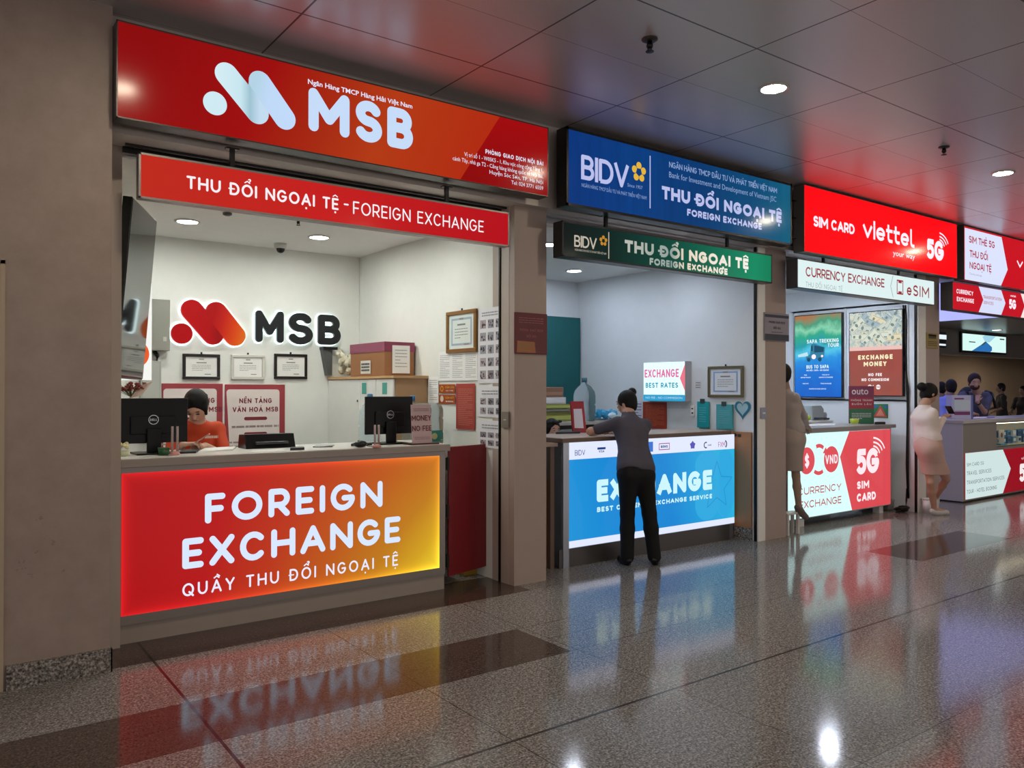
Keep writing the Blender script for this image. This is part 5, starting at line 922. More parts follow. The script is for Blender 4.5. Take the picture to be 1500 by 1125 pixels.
p = onY(6.4, 1184, 612); t = thing('desk_printer', 'grey desk printer on the back table under the blue screen', 'printer', (p.x, 6.4, 1.18)); obj('body', MB().prism([(p.x-.14, 6.25, 1.18), (p.x+.14, 6.25, 1.18), (p.x+.14, 6.25, 1.33), (p.x+.08, 6.25, 1.38), (p.x-.14, 6.25, 1.38)], (0, .3, 0)), mat('#8f979a', .4), t, bevel=.008); obj('tray', MB().box((p.x-.1, 6.18, 1.2), (p.x+.1, 6.25, 1.22)), mat('#3a3f44', .4), t)
p = onY(6.3, 1204, 612); t = thing('tape_dispenser', 'dark tape dispenser beside the grey desk printer', 'tape dispenser', (p.x, 6.3, 1.18)); obj('base', MB().box((p.x-.04, 6.27, 1.18), (p.x+.14, 6.33, 1.205), .005), BLACK, t); obj('roll', MB().lathe((p.x+.05, 6.28, 1.245), [(.02, 0), (.042, 0), (.042, .03), (.02, .03)], 20, (0, 1, 0)), mat('#8a8d92', .3), t, smooth=True)
p = onY(6.25, 1179, 610); t = thing('fruit', 'green fruit on the back table beside the printer', 'fruit', (p.x, 6.25, 1.18)); obj('flesh', MB().ball((p.x, 6.22, 1.22), (.05, .05, .042), 14), mat('#a4bd3a', .35), t, smooth=True); obj('stem', MB().tube([(p.x, 6.22, 1.255), (p.x+.01, 6.22, 1.28)], .004, 6), mat('#5a4a2a', .7), t)
# cables
e = MB(); pts = [onX(10.412, 1327, 447), onX(10.41, 1328.5, 470), onX(10.405, 1327.5, 520), onX(10.41, 1329.5, 600), onX(10.408, 1328, 680), onX(10.4, 1330, 730)]; e.tube(pts, .012, 7); e.tube([q+V((-.012, .03, 0)) for q in pts[:3]]+[onX(10.40, 1331, 570), onX(10.40, 1330, 640), onX(10.39, 1331, 730)], .009, 7)
tag(obj('wall_cable', e, BLACK, None, smooth=True), 'black cable bundle running down the wall beside the red screen', 'cable')
e = MB(); r = random.Random(2)
for k in range(5):
    c = V((10.30-.02*k, 5.38-.02*k, 0)); e.tube([(c.x+r.uniform(.06, .11)*cos(i*.7+k)*1.0, c.y+r.uniform(.05, .08)*sin(i*.7+k), .014+.012*k+.02*abs(sin(i*.5))) for i in range(12)], .011, 7)
e.tube([(10.40, 5.34, .30), (10.36, 5.33, .14), (10.28, 5.30, .03), (10.15, 5.36, .015)], .012, 7)
tag(obj('cable_coil', e, BLACK, None, smooth=True), 'tangle of black cable on the floor beside the telecom counter', 'cable')
t = thing('cable_trunking', 'low grey cable cover on the floor against the kiosk wall', 'cable cover', (10.36, 5.6, 0)); obj('cover', MB().box((10.27, 5.52, 0), (10.415, 5.9, .12), .01), mat('#8f8d8b', .4), t); obj('lid', MB().box((10.265, 5.515, .12), (10.417, 5.905, .135)), mat('#a5a3a0', .4), t)
p = onZ(0, 1353, 742); t = thing('paper_cup', 'white paper cup on the floor at the foot of the last pillar', 'cup', (10.55, 5.1, 0)); obj('cup', MB().lathe((10.50, 5.13, 0), [(.045, 0), (.062, .17), (.057, .17), (.042, .01)]), mat('#dedcda', .4), t, smooth=True); obj('lid', MB().lathe((10.50, 5.13, .17), [(.064, 0), (.066, .01), (.055, .02)]), mat('#c9c6c2', .4), t, smooth=True)
p = onZ(0, 1160, 772); t = thing('plastic_stool', 'small white plastic step stool beside the standing woman', 'stool', (7.72, 5.27, 0)); obj('top', MB().box((7.60, 5.215, .22), (7.84, 5.325, .245), .006), mat('#d5d3d0', .4), t)
for a in (7.61, 7.80):
    for c in (5.22, 5.29): obj('leg', MB().box((a, c, 0), (a+.03, c+.03, .22)), mat('#cfcdca', .4), t)
fq = front(5.19); a0, b0, a1, b1 = pxrect(fq, 1357.5, 487, 1374, 511); t = thing('wall_plaque', 'yellow plaque on the last pillar', 'sign', fq.P(a0, b0, .01)); obj('board', MB().box((a0, 5.19, b0), (a1, 5.2, b1), .003), mat('#9a8648', .4), t); e = MB(); greek(e, fq, a0+.03, b0+.03, a1-.03, b0+.10, 3, .001, .4, 2); rect(e, fq, a0+.05, b0+.13, a1-.05, b0+.19, .001); greek(e, fq, a0+.04, b1-.05, a1-.04, b1-.02, 1, .001, .5, 4); obj('print', e, mat('#4a3f22', .5), t)

# ================================================================== LAST COUNTER WITH A DISPLAY NICHE
t = thing('service_counter', 'pale grey counter with white arrow panel and lit display niche', 'counter', (13.4, 5.5, 0)); CX0 = 11.8
f = front(5.25); nx, _ = f.px(1461, 620); nz0 = .745; nz1 = 1.10
bd = MB(); bd.box((CX0, 5.262, .02), (nx, 5.78, 1.12)); bd.box((nx, 5.262, .02), (15.4, 5.78, nz0)); bd.box((nx, 5.72, nz0), (15.4, 5.78, 1.12)); bd.box((nx, 5.262, nz1), (15.4, 5.72, 1.12)); obj('body', bd, mat('#8d8783', .4), t)
obj('worktop', MB().box((CX0-.03, 5.24, 1.12), (15.42, 5.82, 1.165), .004), mat('#bdb9b8', .3), t)
obj('end_panel', MB().box((CX0-.012, 5.262, .02), (CX0, 5.78, 1.12)), mat('#c4c0cc', .4), t); obj('niche_light', MB().box((nx+.05, 5.30, nz1-.012), (15.3, 5.33, nz1-.001)), lit('#fff2cc', 5, .4), t)  # end panel: lavender light on this side is put into its paler colour
obj('niche_lining', MB().box((nx, 5.70, nz0), (15.4, 5.719, nz1)).box((nx, 5.27, nz0), (nx+.01, 5.70, nz1)).box((nx, 5.27, nz0), (15.4, 5.70, nz0+.008)), mat('#cfd0bd', .5), t)
obj('niche_glass', MB().box((nx+.005, 5.266, nz0), (15.39, 5.27, nz1)), mat('#ffffff', .02, 0, .5, 1, 1, 1.02), t, 'clear glass front')
obj('light_panel', MB().box((11.84, 5.251, .045), (15.35, 5.2615, .70)), lit('#9a1020', .9), t); f = front(5.251)
a1, _ = f.px(1469, 680); am, _ = f.px(1480.5, 697); a2, _ = f.px(1469, 722)
e = MB(); poly(e, f, [(11.84, .045), (a2, .045), (am, .40), (a1, .70), (11.84, .70)], .001); obj('white_panel', e, lit('#cfe4e2', 1.0), t)
e = MB()
for s, yb, yt, x1 in (('SIM CARD 5G', 683.5, 678.5, 1441), ('TRAVEL SERVICES', 696.5, 691, 1452), ('TRANSPORTATION SERVICES', 710, 704.5, 1471), ('TOUR / HOTEL BOOKING', 723.5, 718, 1460)): fit(e, f, s.replace('/', '-'), 1416, x1, yb, yt, w=.12, track=.15, n=.002, rnd=False)
obj('grey_lettering', e, lit('#5a5f66', .7), t); e = MB(); five_g(e, f, 1493, 706, 1512, 680, False, .002); fit(e, f, 'viettel', 1496, 1512, 673.5, 669.5, w=.2, n=.002); obj('white_lettering', e, lit('#f6e9ea', 1), t)
r = random.Random(4); k = 0
for row in range(2):
    for i in range(11):
        x = nx+.10+i*.19; z = nz0+.009+.105*row
        if row: obj_z = z
        col = ('#3f74a4', '#5b93bd', '#c9d6dc', '#2f5f92')[(i+row) % 4]
        q = thing('product_box', 'small blue or white boxed item in the lit display niche', 'box', (x, 5.5, z), 'boxed items in the display niche')
        obj('carton', MB().box((x, 5.45, z), (x+.12, 5.53, z+.10), .003), mat(col, .4), q); obj('printed_patch', MB().box((x+.02, 5.447, z+.03), (x+.10, 5.45, z+.075)), mat('#e4ecef' if i % 2 else '#1f3f6a', .4), q)
x = nx+.42; q = thing('display_card', 'white standing card with blue base inside the lit niche', 'sign', (x, 5.36, nz0+.009)); obj('card', MB().box((x-.09, 5.36, nz0+.03), (x+.09, 5.37, nz0+.24)), mat('#d6d3cb', .5), q); obj('foot', MB().box((x-.1, 5.33, nz0+.009), (x+.1, 5.4, nz0+.032)), mat('#3fa3cf', .4), q); obj('picture', MB().ball((x, 5.359, nz0+.16), (.04, .003, .04), 10), mat('#7a6a6a', .5), q)
p = onY(5.50, 1410, 612); fo = Fr((p.x, p.y, 1.166), RT, (0, 0, 1)); t = thing('brochure_box', 'translucent white and maroon brochure box on the last counter', 'box', fo.o)
e = MB(); rect(e, fo, -.155, 0, .155, .35, .0, .16); obj('carton', e, mat('#b9bbe0', .3), t); e = MB(); rect(e, fo, -.12, .06, .11, .11, .002); rect(e, fo, -.12, .29, .02, .31, .002); obj('maroon_band', e, mat('#7a2f6a', .4), t); e = MB(); rect(e, fo, -.12, .13, .11, .28, .002); obj('pale_window', e, mat('#c6d6e4', .3), t); e = MB(); rect(e, fo, .125, .0, .155, .35, .002); obj('blue_edge', e, mat('#5a66b4', .3), t)
flat('paper_sheets', 'bright white papers on the last counter before the bearded man', 'papers', [(1426, 613), (1445, 612.4), (1445, 611), (1427, 611.4)], .008, mat('#f6f4fa', .5), z=1.166)
flat('document_folder', 'lavender folder on the last counter beside the white papers', 'folder', [(1446, 612.2), (1457, 611.8), (1457, 610.6), (1447, 610.9)], .015, mat('#9a8fe0', .4), z=1.166)
# ================================================================== PEOPLE
def surface(prims, vox, cuts=(), holes=(), pad=.04):
    """Skin over smoothly blended round cones and ellipsoids (surface nets). prims: ('c', a, b, ra, rb, k) or ('e', centre, radii, rot, k)."""
    pts = []
    for p in prims:
        if p[0] == 'c': m = max(p[3], p[4]); pts += [[v_-m for v_ in p[1]], [v_+m for v_ in p[1]], [v_-m for v_ in p[2]], [v_+m for v_ in p[2]]]
        else: m = max(p[2]); pts += [[v_-m for v_ in p[1]], [v_+m for v_ in p[1]]]
    lo = np.array(pts).min(0)-pad; hi = np.array(pts).max(0)+pad; nsz = np.ceil((hi-lo)/vox).astype(int)+1
    F = np.full(nsz, 1.0, np.float32); ax = [lo[i]+vox*np.arange(nsz[i]) for i in range(3)]
    def dist(p, X, Y, Z):
        if p[0] == 'c':
            a, b_ = np.array(p[1]), np.array(p[2]); d = b_-a; L = max(d @ d, 1e-9); px, py, pz = X-a[0], Y-a[1], Z-a[2]
            h = np.clip((px*d[0]+py*d[1]+pz*d[2])/L, 0, 1); return np.sqrt((px-h*d[0])**2+(py-h*d[1])**2+(pz-h*d[2])**2)-(p[3]+(p[4]-p[3])*h)
        c, r = p[1], p[2]; R = np.array(p[3].transposed()) if p[3] else np.eye(3); q = [X-c[0], Y-c[1], Z-c[2]]
        u = [sum(R[i][j]*q[j] for j in range(3)) for i in range(3)]; k0 = np.sqrt(sum((u[i]/r[i])**2 for i in range(3))); k1 = np.sqrt(sum((u[i]/r[i]**2)**2 for i in range(3)))+1e-6
        return k0*(k0-1)/k1
    def local(p, k):
        m = (max(p[3], p[4]) if p[0] == 'c' else max(p[2]))+k+3*vox; ends = [p[1], p[2]] if p[0] == 'c' else [p[1]]
        s = []
        for i in range(3):
            a = min(e[i] for e in ends)-m; b_ = max(e[i] for e in ends)+m; s.append(slice(max(0, int((a-lo[i])/vox)), min(nsz[i], int((b_-lo[i])/vox)+2)))
        return tuple(s)
    for p in prims:
        k = p[-1]; s = local(p, k); X, Y, Z = np.meshgrid(ax[0][s[0]], ax[1][s[1]], ax[2][s[2]], indexing='ij', sparse=True)
        d = dist(p, X, Y, Z).astype(np.float32); f_ = F[s]; h = np.clip(.5+.5*(f_-d)/k, 0, 1); F[s] = f_*(1-h)+d*h-k*h*(1-h)
    for p in holes:
        s = local(p, .02); X, Y, Z = np.meshgrid(ax[0][s[0]], ax[1][s[1]], ax[2][s[2]], indexing='ij', sparse=True); F[s] = np.maximum(F[s], -dist(p, X, Y, Z))
    if cuts:
        X, Y, Z = np.meshgrid(*ax, indexing='ij', sparse=True)
        for c, nr in cuts: F = np.maximum(F, (X-c[0])*nr[0]+(Y-c[1])*nr[1]+(Z-c[2])*nr[2])
    cor = [(0,0,0),(1,0,0),(0,1,0),(1,1,0),(0,0,1),(1,0,1),(0,1,1),(1,1,1)]; n0 = nsz-1
    sub = lambda c: F[c[0]:c[0]+n0[0], c[1]:c[1]+n0[1], c[2]:c[2]+n0[2]]
    cnt = sum((sub(c) < 0).astype(np.int8) for c in cor); I = np.argwhere((cnt > 0) & (cnt < 8)); vals = np.stack([F[I[:, 0]+c[0], I[:, 1]+c[1], I[:, 2]+c[2]] for c in cor], 1)
    acc = np.zeros((len(I), 3)); w_ = np.zeros(len(I)); C_ = np.array(cor, float)
    for a in range(8):
        for b_ in range(a+1, 8):
            if np.abs(C_[a]-C_[b_]).sum() != 1: continue
            va, vb = vals[:, a], vals[:, b_]; mk = (va < 0) != (vb < 0); t_ = np.where(mk, va/np.where(mk, va-vb, 1), 0); acc += np.where(mk[:, None], C_[a]+t_[:, None]*(C_[b_]-C_[a]), 0); w_ += mk
    Vv = lo+(I+acc/w_[:, None])*vox; idx = -np.ones(n0, int); idx[tuple(I.T)] = np.arange(len(I)); faces = []
    for d in range(3):
        u, v_ = (d+1) % 3, (d+2) % 3; A0 = [slice(0, None)]*3; B0 = [slice(0, None)]*3; A0[d] = slice(0, -1); B0[d] = slice(1, None)
        sa = F[tuple(A0)] < 0; sb = F[tuple(B0)] < 0; E = np.argwhere(sa != sb); E = E[(E[:, u] > 0) & (E[:, v_] > 0) & (E[:, u] < n0[u]) & (E[:, v_] < n0[v_])]
        q = []
        for du, dv in ((-1, -1), (0, -1), (0, 0), (-1, 0)): e = E.copy(); e[:, u] += du; e[:, v_] += dv; q.append(idx[tuple(e.T)])
        q = np.stack(q, 1); fl = sb[tuple(E.T)]; q[fl] = q[fl][:, ::-1]; faces.append(q)
    fs = np.concatenate(faces); fs = fs[(fs >= 0).all(1)]
    mb = MB(); mb.v = [tuple(p) for p in Vv]; mb.f = [tuple(int(i) for i in f_) for f_ in fs]; mb.smooth = True
    return mb
def lerp(a, b_, t_): return V(a)*(1-t_)+V(b_)*t_
def hand_prims(wr, d, up, size=1.0, curl=.5, thumb=1):      # d: along the palm, up: back of the hand; five unequal fingers
    d = V(d).normalized(); s_ = d.cross(V(up)).normalized(); u = s_.cross(d).normalized(); wr = V(wr); P = []
    pc = wr+d*.045*size
    for k in (-1, -.33, .33, 1): P.append(('c', tuple(wr+s_*k*.016*size), tuple(wr+d*.085*size+s_*k*.032*size), .013*size, .0115*size, .012))
    for k, L in zip((-1, -.33, .33, 1), (.062, .074, .069, .054)):
        L *= size; a = wr+d*.088*size+s_*k*.033*size; b1 = a+(d*cos(curl*.6)-u*sin(curl*.6))*L*.45; b2 = b1+(d*cos(curl*1.5)-u*sin(curl*1.5))*L*.33; b3 = b2+(d*cos(curl*2.1)-u*sin(curl*2.1))*L*.25
        P += [('c', tuple(a), tuple(b1), .0095*size, .0088*size, .003), ('c', tuple(b1), tuple(b2), .0088*size, .008*size, .003), ('c', tuple(b2), tuple(b3), .008*size, .007*size, .003)]
    t0 = wr+d*.02*size+s_*thumb*-.026*size; t1 = t0+(d*.7-s_*thumb*.6-u*.3).normalized()*.042*size; t2 = t1+(d*.9-s_*thumb*.15-u*.3).normalized()*.032*size
    P += [('c', tuple(t0), tuple(t1), .0125*size, .0105*size, .008), ('c', tuple(t1), tuple(t2), .010*size, .008*size, .003)]
    return P
def person(label, J, face, skin, hair, vox=.0075, shirt=None, trousers=None, skirt=None, shoes=None, bun=None, sleeve=.8, wide=1.0, head_r=1.0, hands=True, up=(0, 0, 1), beard=None, eyes=True, hairline=0.0, curl=.6, collar=None, hair_long=False, heavy=1.0, extra_hair=()):
    J = {k: V(q) for k, q in J.items()}
    base = V(((J['anL'].x+J['anR'].x)/2, (J['anL'].y+J['anR'].y)/2, 0)) if 'anL' in J else V((J['pel'].x, J['pel'].y, 0))
    t = thing('person', label, 'person', base); fd = V(face).normalized(); hu = V(up); hu = (hu-fd*hu.dot(fd)).normalized(); hs = fd.cross(hu); k = head_r; hd = J['head']
    T = tuple; rot = Matrix((hs, fd, hu)).transposed(); S_ = J['shR']-J['shL']; sw = S_.normalized(); ch, pel = J['chest'], J['pel']; w_ = wide; wa = lerp(ch, pel, .55)
    body = [('e', T(hd+hu*.022*k), (.076*k, .094*k, .100*k), rot, .02), ('e', T(hd-hu*.045*k+fd*.022*k), (.058*k, .066*k, .068*k), rot, .03), ('c', T(hd-hu*.055*k-fd*.012*k), T(J['neck']), (.044 if wide < 1 else .052)*k, (.050 if wide < 1 else .058)*k, .03),
            ('c', T(hd+fd*.088*k-hu*.002*k), T(hd+fd*.104*k-hu*.032*k), .008*k, .013*k, .012), ('e', T(hd+fd*.09*k-hu*.058*k), (.022*k, .010*k, .009*k), rot, .008), ('e', T(hd+fd*.08*k+hu*.025*k), (.05*k, .012*k, .010*k), rot, .015),
            ('e', T(hd+hs*.077*k-hu*.008*k-fd*.008*k), (.009*k, .020*k, .030*k), rot, .006), ('e', T(hd-hs*.077*k-hu*.008*k-fd*.008*k), (.009*k, .020*k, .030*k), rot, .006)]
    def torso(i):
        return [('c', T(J['shL']), T(J['shR']), (.056+i)*w_, (.056+i)*w_, .05), ('c', T(J['neck']), T(ch), (.062+i)*w_, (.10+i)*w_, .06)]+[
            ('c', T(ch+sw*s_*.075*w_), T(wa+sw*s_*.058*w_), (.098+i)*w_, (.082+i)*w_, .05) for s_ in (-1, 1)]+[('c', T(wa+sw*s_*.058*w_), T(pel+sw*s_*.075*w_), (.082+i)*w_, (.098+i)*w_, .05) for s_ in (-1, 1)]
    def arm(sd, i, frac=2.0):
        sh, el, wr = J['sh'+sd], J['el'+sd], J['wr'+sd]; out = [('c', T(sh), T(lerp(sh, el, min(frac, 1))), (.050+i)*w_, (.039+i*(1.5 if frac < 1 else 1))*w_, .03)]
        if frac > 1: out.append(('c', T(el), T(lerp(el, wr, frac-1)), (.039+i)*w_, (.027+i)*w_, .02))
        return out
    def leg(sd, i, j, frac=2.0):
        hp, kn, an = J['hp'+sd], J['kn'+sd], J['an'+sd]; return [('c', T(hp), T(kn), (.082+i)*w_, (.053+i)*w_, .05), ('c', T(kn), T(lerp(kn, an, .35)), (.053+i)*w_, (.054+i)*w_, .02), ('c', T(lerp(kn, an, .35)), T(an), (.054+i)*w_, (.036+j)*w_, .02)]
    body += torso(-.006)
    for sd in 'LR': body += arm(sd, -.002)
    legs = 'hpL' in J
    if legs:
        for sd in 'LR':
            body += leg(sd, -.004, -.002); an, to = J['an'+sd], J['to'+sd]; body.append(('c', T(an), T(to), .034, .022, .02)); body.append(('c', T(an-V((0,0,.02))), T(lerp(an, to, .85)-V((0,0,.004))), .028, .026, .02))
    if hands:
        for sd in 'LR':
            d = J.get('ha'+sd, J['wr'+sd]+(J['wr'+sd]-J['el'+sd]).normalized()*.1)-J['wr'+sd]; body += hand_prims(J['wr'+sd], d, J.get('bk'+sd, V((0, 0, 1)))if 'bk'+sd in J else V((0, 0, 1)), 1, curl, -1 if sd == 'L' else 1)
    b_ = obj('body', surface(body, vox), mat(skin, .5), t)
    hp_ = [('e', T(hd+hu*.03*k-fd*.012*k), (.088*k, .104*k, .108*k), rot, .02)]
    if hair_long: hp_.append(('c', T(hd-fd*.05*k), T(J['neck']-fd*.07+V((0, 0, -.12))), .075*k, .05*k, .05))
    else: hp_.append(('e', T(hd-fd*.045*k-hu*.035*k), (.070*k, .060*k, .065*k), rot, .03))
    if bun: hp_ += [('e', T(hd+fd*bun[0]+hu*bun[1]+hs*(bun[3] if len(bun) > 3 else 0)), (bun[2],)*3, None, .012)]
    hp_ += list(extra_hair)
    hole = [('e', T(hd+fd*(.098+hairline)*k-hu*.035*k), (.070*k, .075*k, .098*k), rot, .01)]
    obj('hair', surface(hp_, vox, (), hole), hair_mat(hair), t)
    if eyes == 'down':
        for s_ in (-1, 1):
            obj('eyelid', MB().ball(hd+fd*.089*k+hu*.002*k+hs*.031*k*s_, (.016*k, .008*k, .0032*k), 10, rot), mat('#2a1a16', .5), t, smooth=True); obj('eyebrow', MB().ball(hd+fd*.091*k+hu*.026*k+hs*.032*k*s_, (.020*k, .006*k, .0035*k), 10, rot), mat(hair, .6), t, smooth=True)
        obj('mouth', MB().ball(hd+fd*.0955*k-hu*.058*k, (.018*k, .006*k, .005*k), 12, rot), mat('#a3564f', .45), t, smooth=True)
    elif eyes:
        for s_ in (-1, 1):
            e_ = MB().ball(hd+fd*.088*k+hu*.006*k+hs*.031*k*s_, .0095*k, 10, rot); ey = obj('eye', e_, mat('#b9aea8', .25), t, smooth=True); obj('iris', MB().ball(hd+fd*.0955*k+hu*.005*k+hs*.031*k*s_, (.0062*k, .003*k, .0058*k), 10, rot), mat('#20140f', .15), ey, smooth=True)
            obj('eyebrow', MB().ball(hd+fd*.091*k+hu*.030*k+hs*.032*k*s_, (.020*k, .006*k, .004*k), 10, rot), mat(hair, .6), t, smooth=True)
        obj('mouth', MB().ball(hd+fd*.0955*k-hu*.058*k, (.020*k, .006*k, .006*k), 12, rot), mat('#96524c', .45), t, smooth=True)
    if beard: obj('beard', surface([('e', T(hd-hu*.062*k+fd*.028*k), (.064*k, .070*k, .058*k), rot, .02)], vox, (), [('e', T(hd+fd*.10*k-hu*.048*k), (.028*k, .03*k, .016*k), rot, .01), ('e', T(hd+fd*.10*k+hu*.02*k), (.09*k, .09*k, .055*k), rot, .01)]), mat(beard, .8), t)
    if shirt:
        p_ = torso(.008*heavy)
        for sd in 'LR': p_ += arm(sd, .010*heavy, sleeve)
        hem = pel+V((0, 0, .0 if not skirt else .06)); axis = (pel-ch).normalized()
        if legs or True: p_ += [('c', T(lerp(ch, pel, .8)+sw*s_*.07*w_), T(hem+sw*s_*.075*w_), (.106)*w_, (.112)*w_, .05) for s_ in (-1, 1)]
        o = obj('shirt', surface(p_, vox, [(hem+axis*.05, axis)], [('c', T(J['neck']+V((0, 0, .03))), T(hd), .060*k, .07*k, .01)]), mat(shirt, .75), t)
        if collar: obj('collar', surface([('c', T(J['neck']-V((0, 0, .022))), T(J['neck']+V((0, 0, .012))), .078*w_, .068*w_, .01)], vox*.8, [(J['neck']+V((0, 0, .024)), (0, 0, 1))], [('c', T(J['neck']-V((0, 0, .1))), T(hd), .058*w_, .058*w_, .01)]), mat(collar, .7), t)
    if trousers and legs:
        p_ = [('c', T(pel+sw*s_*.07*w_+V((0, 0, .04))), T(pel+sw*s_*.078*w_-V((0, 0, .05))), .096*w_, .106*w_, .05) for s_ in (-1, 1)]
        for sd in 'LR': p_ += leg(sd, .016, .028)
        obj('trousers', surface(p_, vox*1.15, [(pel+V((0, 0, .085)), (0, 0, 1))], ()), mat(trousers, .8), t)
    if skirt:
        kl, kr = J['knL'], J['knR']; p_ = [('c', T(pel+sw*s_*.07*w_+V((0, 0, .08))), T(pel+sw*s_*.075*w_-V((0, 0, .04))), .086*w_, .11*w_, .07) for s_ in (-1, 1)]
        for sd in 'LR': p_.append(('c', T(J['hp'+sd]), T(lerp(J['hp'+sd], J['kn'+sd], 1.12)), .108*w_, .080*w_, .12))
        m = lerp(kl, kr, .5); p_.append(('c', T(pel), T(lerp(pel, m, 1.05)), .10*w_, .085*w_, .12)); obj('skirt', surface(p_, vox, [(V((0, 0, skirt[1])), (0, 0, -1)), (pel+V((0, 0, .14)), (0, 0, 1))]), mat(skirt[0], .7), t)
    if shoes and legs:
        for sd in 'LR':
            an, to = J['an'+sd], J['to'+sd]; dn = V((0, 0, -1)); he = an-(to-an)*.18+dn*.03
            obj('shoe', surface([('c', T(lerp(an, to, .05)+dn*.035), T(to+dn*.002), .041, .036, .02), ('c', T(he), T(lerp(an, to, .4)+dn*.03), .036, .036, .02)], vox, (), [('c', T(an+V((0, 0, .02))), T(an+V((0, 0, .16))), .036, .05, .01)] if not trousers else ()), mat(shoes, .35), t)
    return t
at = onY
def stand(J, face):
    f_ = V(face); f_.z = 0; f_.normalize(); s_ = f_.cross(V((0, 0, 1))); p = J['pel'].copy(); zk = max(.30, (p.z-.08)*.5+.03)
    for sd, a in (('L', -.095), ('R', .095)): J['hp'+sd] = p+s_*a-V((0, 0, .07)); J['kn'+sd] = V((p.x, p.y, zk))+s_*a+f_*.03; J['an'+sd] = V((p.x, p.y, .08))+s_*a; J['to'+sd] = V((p.x, p.y, .03))+s_*a+f_*.16
    return J
# --- customer leaning on the blue counter, seen from behind
Jc = dict(head=at(5.46, 918, 591), neck=at(5.40, 921, 607.5), chest=at(5.31, 925, 634), pel=at(5.14, 931.5, 686), shL=at(5.36, 905, 620), shR=at(5.30, 944.5, 623),
          elL=V((5.02, 5.56, 1.205)), wrL=V((5.20, 5.70, 1.205)), elR=V((5.46, 5.37, 1.10)), wrR=V((5.38, 5.545, 1.19)), haL=V((5.30, 5.72, 1.20)), haR=V((5.33, 5.64, 1.20)),
          hpL=at(5.14, 920, 696), hpR=at(5.09, 944, 697), knL=at(5.20, 919, 752), knR=at(5.10, 951, 752), anL=V((5.155, 5.21, .075)), anR=V((5.37, 5.08, .075)), toL=V((5.21, 5.35, .03)), toR=V((5.50, 5.17, .03)))
t = person('person with dark hair bun and black trousers leaning on the blue counter', Jc, (-.25, .9, -.12), '#b98d78', '#0d0b0c', .0065, '#4b4855', '#0c0b0e', None, '#0b0a0c', (-.045, .105, .042, .048), .72, .95, .93, eyes=True, collar='#5a4f74')
# --- seated clerk in orange
def q_(px, py, Y): return at(Y, px, py)
Jc = dict(hpL=V((1.80, 6.45, .64)), hpR=V((1.63, 6.45, .64)), knL=V((1.82, 6.12, .60)), knR=V((1.60, 6.12, .60)), anL=V((1.82, 6.16, .08)), anR=V((1.60, 6.16, .08)), toL=V((1.83, 6.03+.04, .03)), toR=V((1.59, 6.07, .03)), head=q_(288, 595, 6.30), neck=q_(288, 623, 6.38), chest=q_(288, 655, 6.40), pel=V((1.72, 6.45, .66)), shL=q_(318, 629, 6.40), shR=q_(259, 628, 6.36), elL=q_(330, 668, 6.25), elR=V((1.45, 6.2, 1.02)), wrL=V((1.66, 6.02, 1.185)), wrR=V((1.50, 6.0, 1.20)), haL=V((1.57, 5.95, 1.18)), haR=V((1.58, 5.94, 1.21)))
t = person('person in orange polo shirt looking down behind the dark monitor', Jc, (-.40, -.62, -.66), '#cfa28c', '#0c0a0a', .0065, '#c2401a', '#1a1a20', None, '#121212', sleeve=.82, wide=.92, head_r=1.0, eyes='down', hairline=-.012, extra_hair=[('c', q_(281, 588, 6.22)[:], q_(277, 606, 6.24)[:], .026, .012, .02), ('c', q_(296, 588, 6.24)[:], q_(302, 606, 6.27)[:], .028, .012, .02), ('c', q_(300, 580, 6.33)[:], q_(305, 590, 6.35)[:], .022, .008, .01), ('c', q_(298, 592, 6.36)[:], q_(304, 599, 6.38)[:], .024, .008, .012)], bun=(-.095, -.02, .04, .03), collar='#d9541f')
e = MB(); c = q_(310, 640, 6.27); greek(e, front(6.268), c.x-.05, c.z-.012, c.x+.05, c.z+.012, 1, .0, .8, 3); obj('chest_print', e, mat('#f0d8c8', .6), t)
ph = MB(); ph.box((-.035, -.004, -.075), (.035, .004, .075), .003); ph.xf = None; M_ = Matrix.Translation(V((1.60, 5.93, 1.235))) @ Euler((1.0, 0, 1.2)).to_matrix().to_4x4(); ph.v = [tuple(M_ @ V(p)) for p in ph.v]; tag(obj('smartphone', ph, mat('#b98f86', .3), None), 'rose phone held by the person in orange', 'phone')
t = thing('office_chair', 'dark office chair under the seated person in orange', 'chair', (1.72, 6.55, 0)); obj('seat', MB().box((1.48, 6.30, .50), (1.96, 6.76, .56), .02), mat('#1b1b1f', .7), t); obj('backrest', MB().box((1.50, 6.76, .66), (1.94, 6.81, 1.12), .02), mat('#1b1b1f', .7), t); obj('post', MB().tube([(1.72, 6.55, .06), (1.72, 6.55, .50)], .03, 10), STEEL, t)
obj('back_support', MB().box((1.69, 6.74, .48), (1.75, 6.79, .70)), STEEL, t)
for i in range(5): obj('base_leg', MB().tube([(1.72, 6.55, .07), (1.72+.27*cos(i*1.257), 6.55+.27*sin(i*1.257), .03)], .022, 8), STEEL, t)
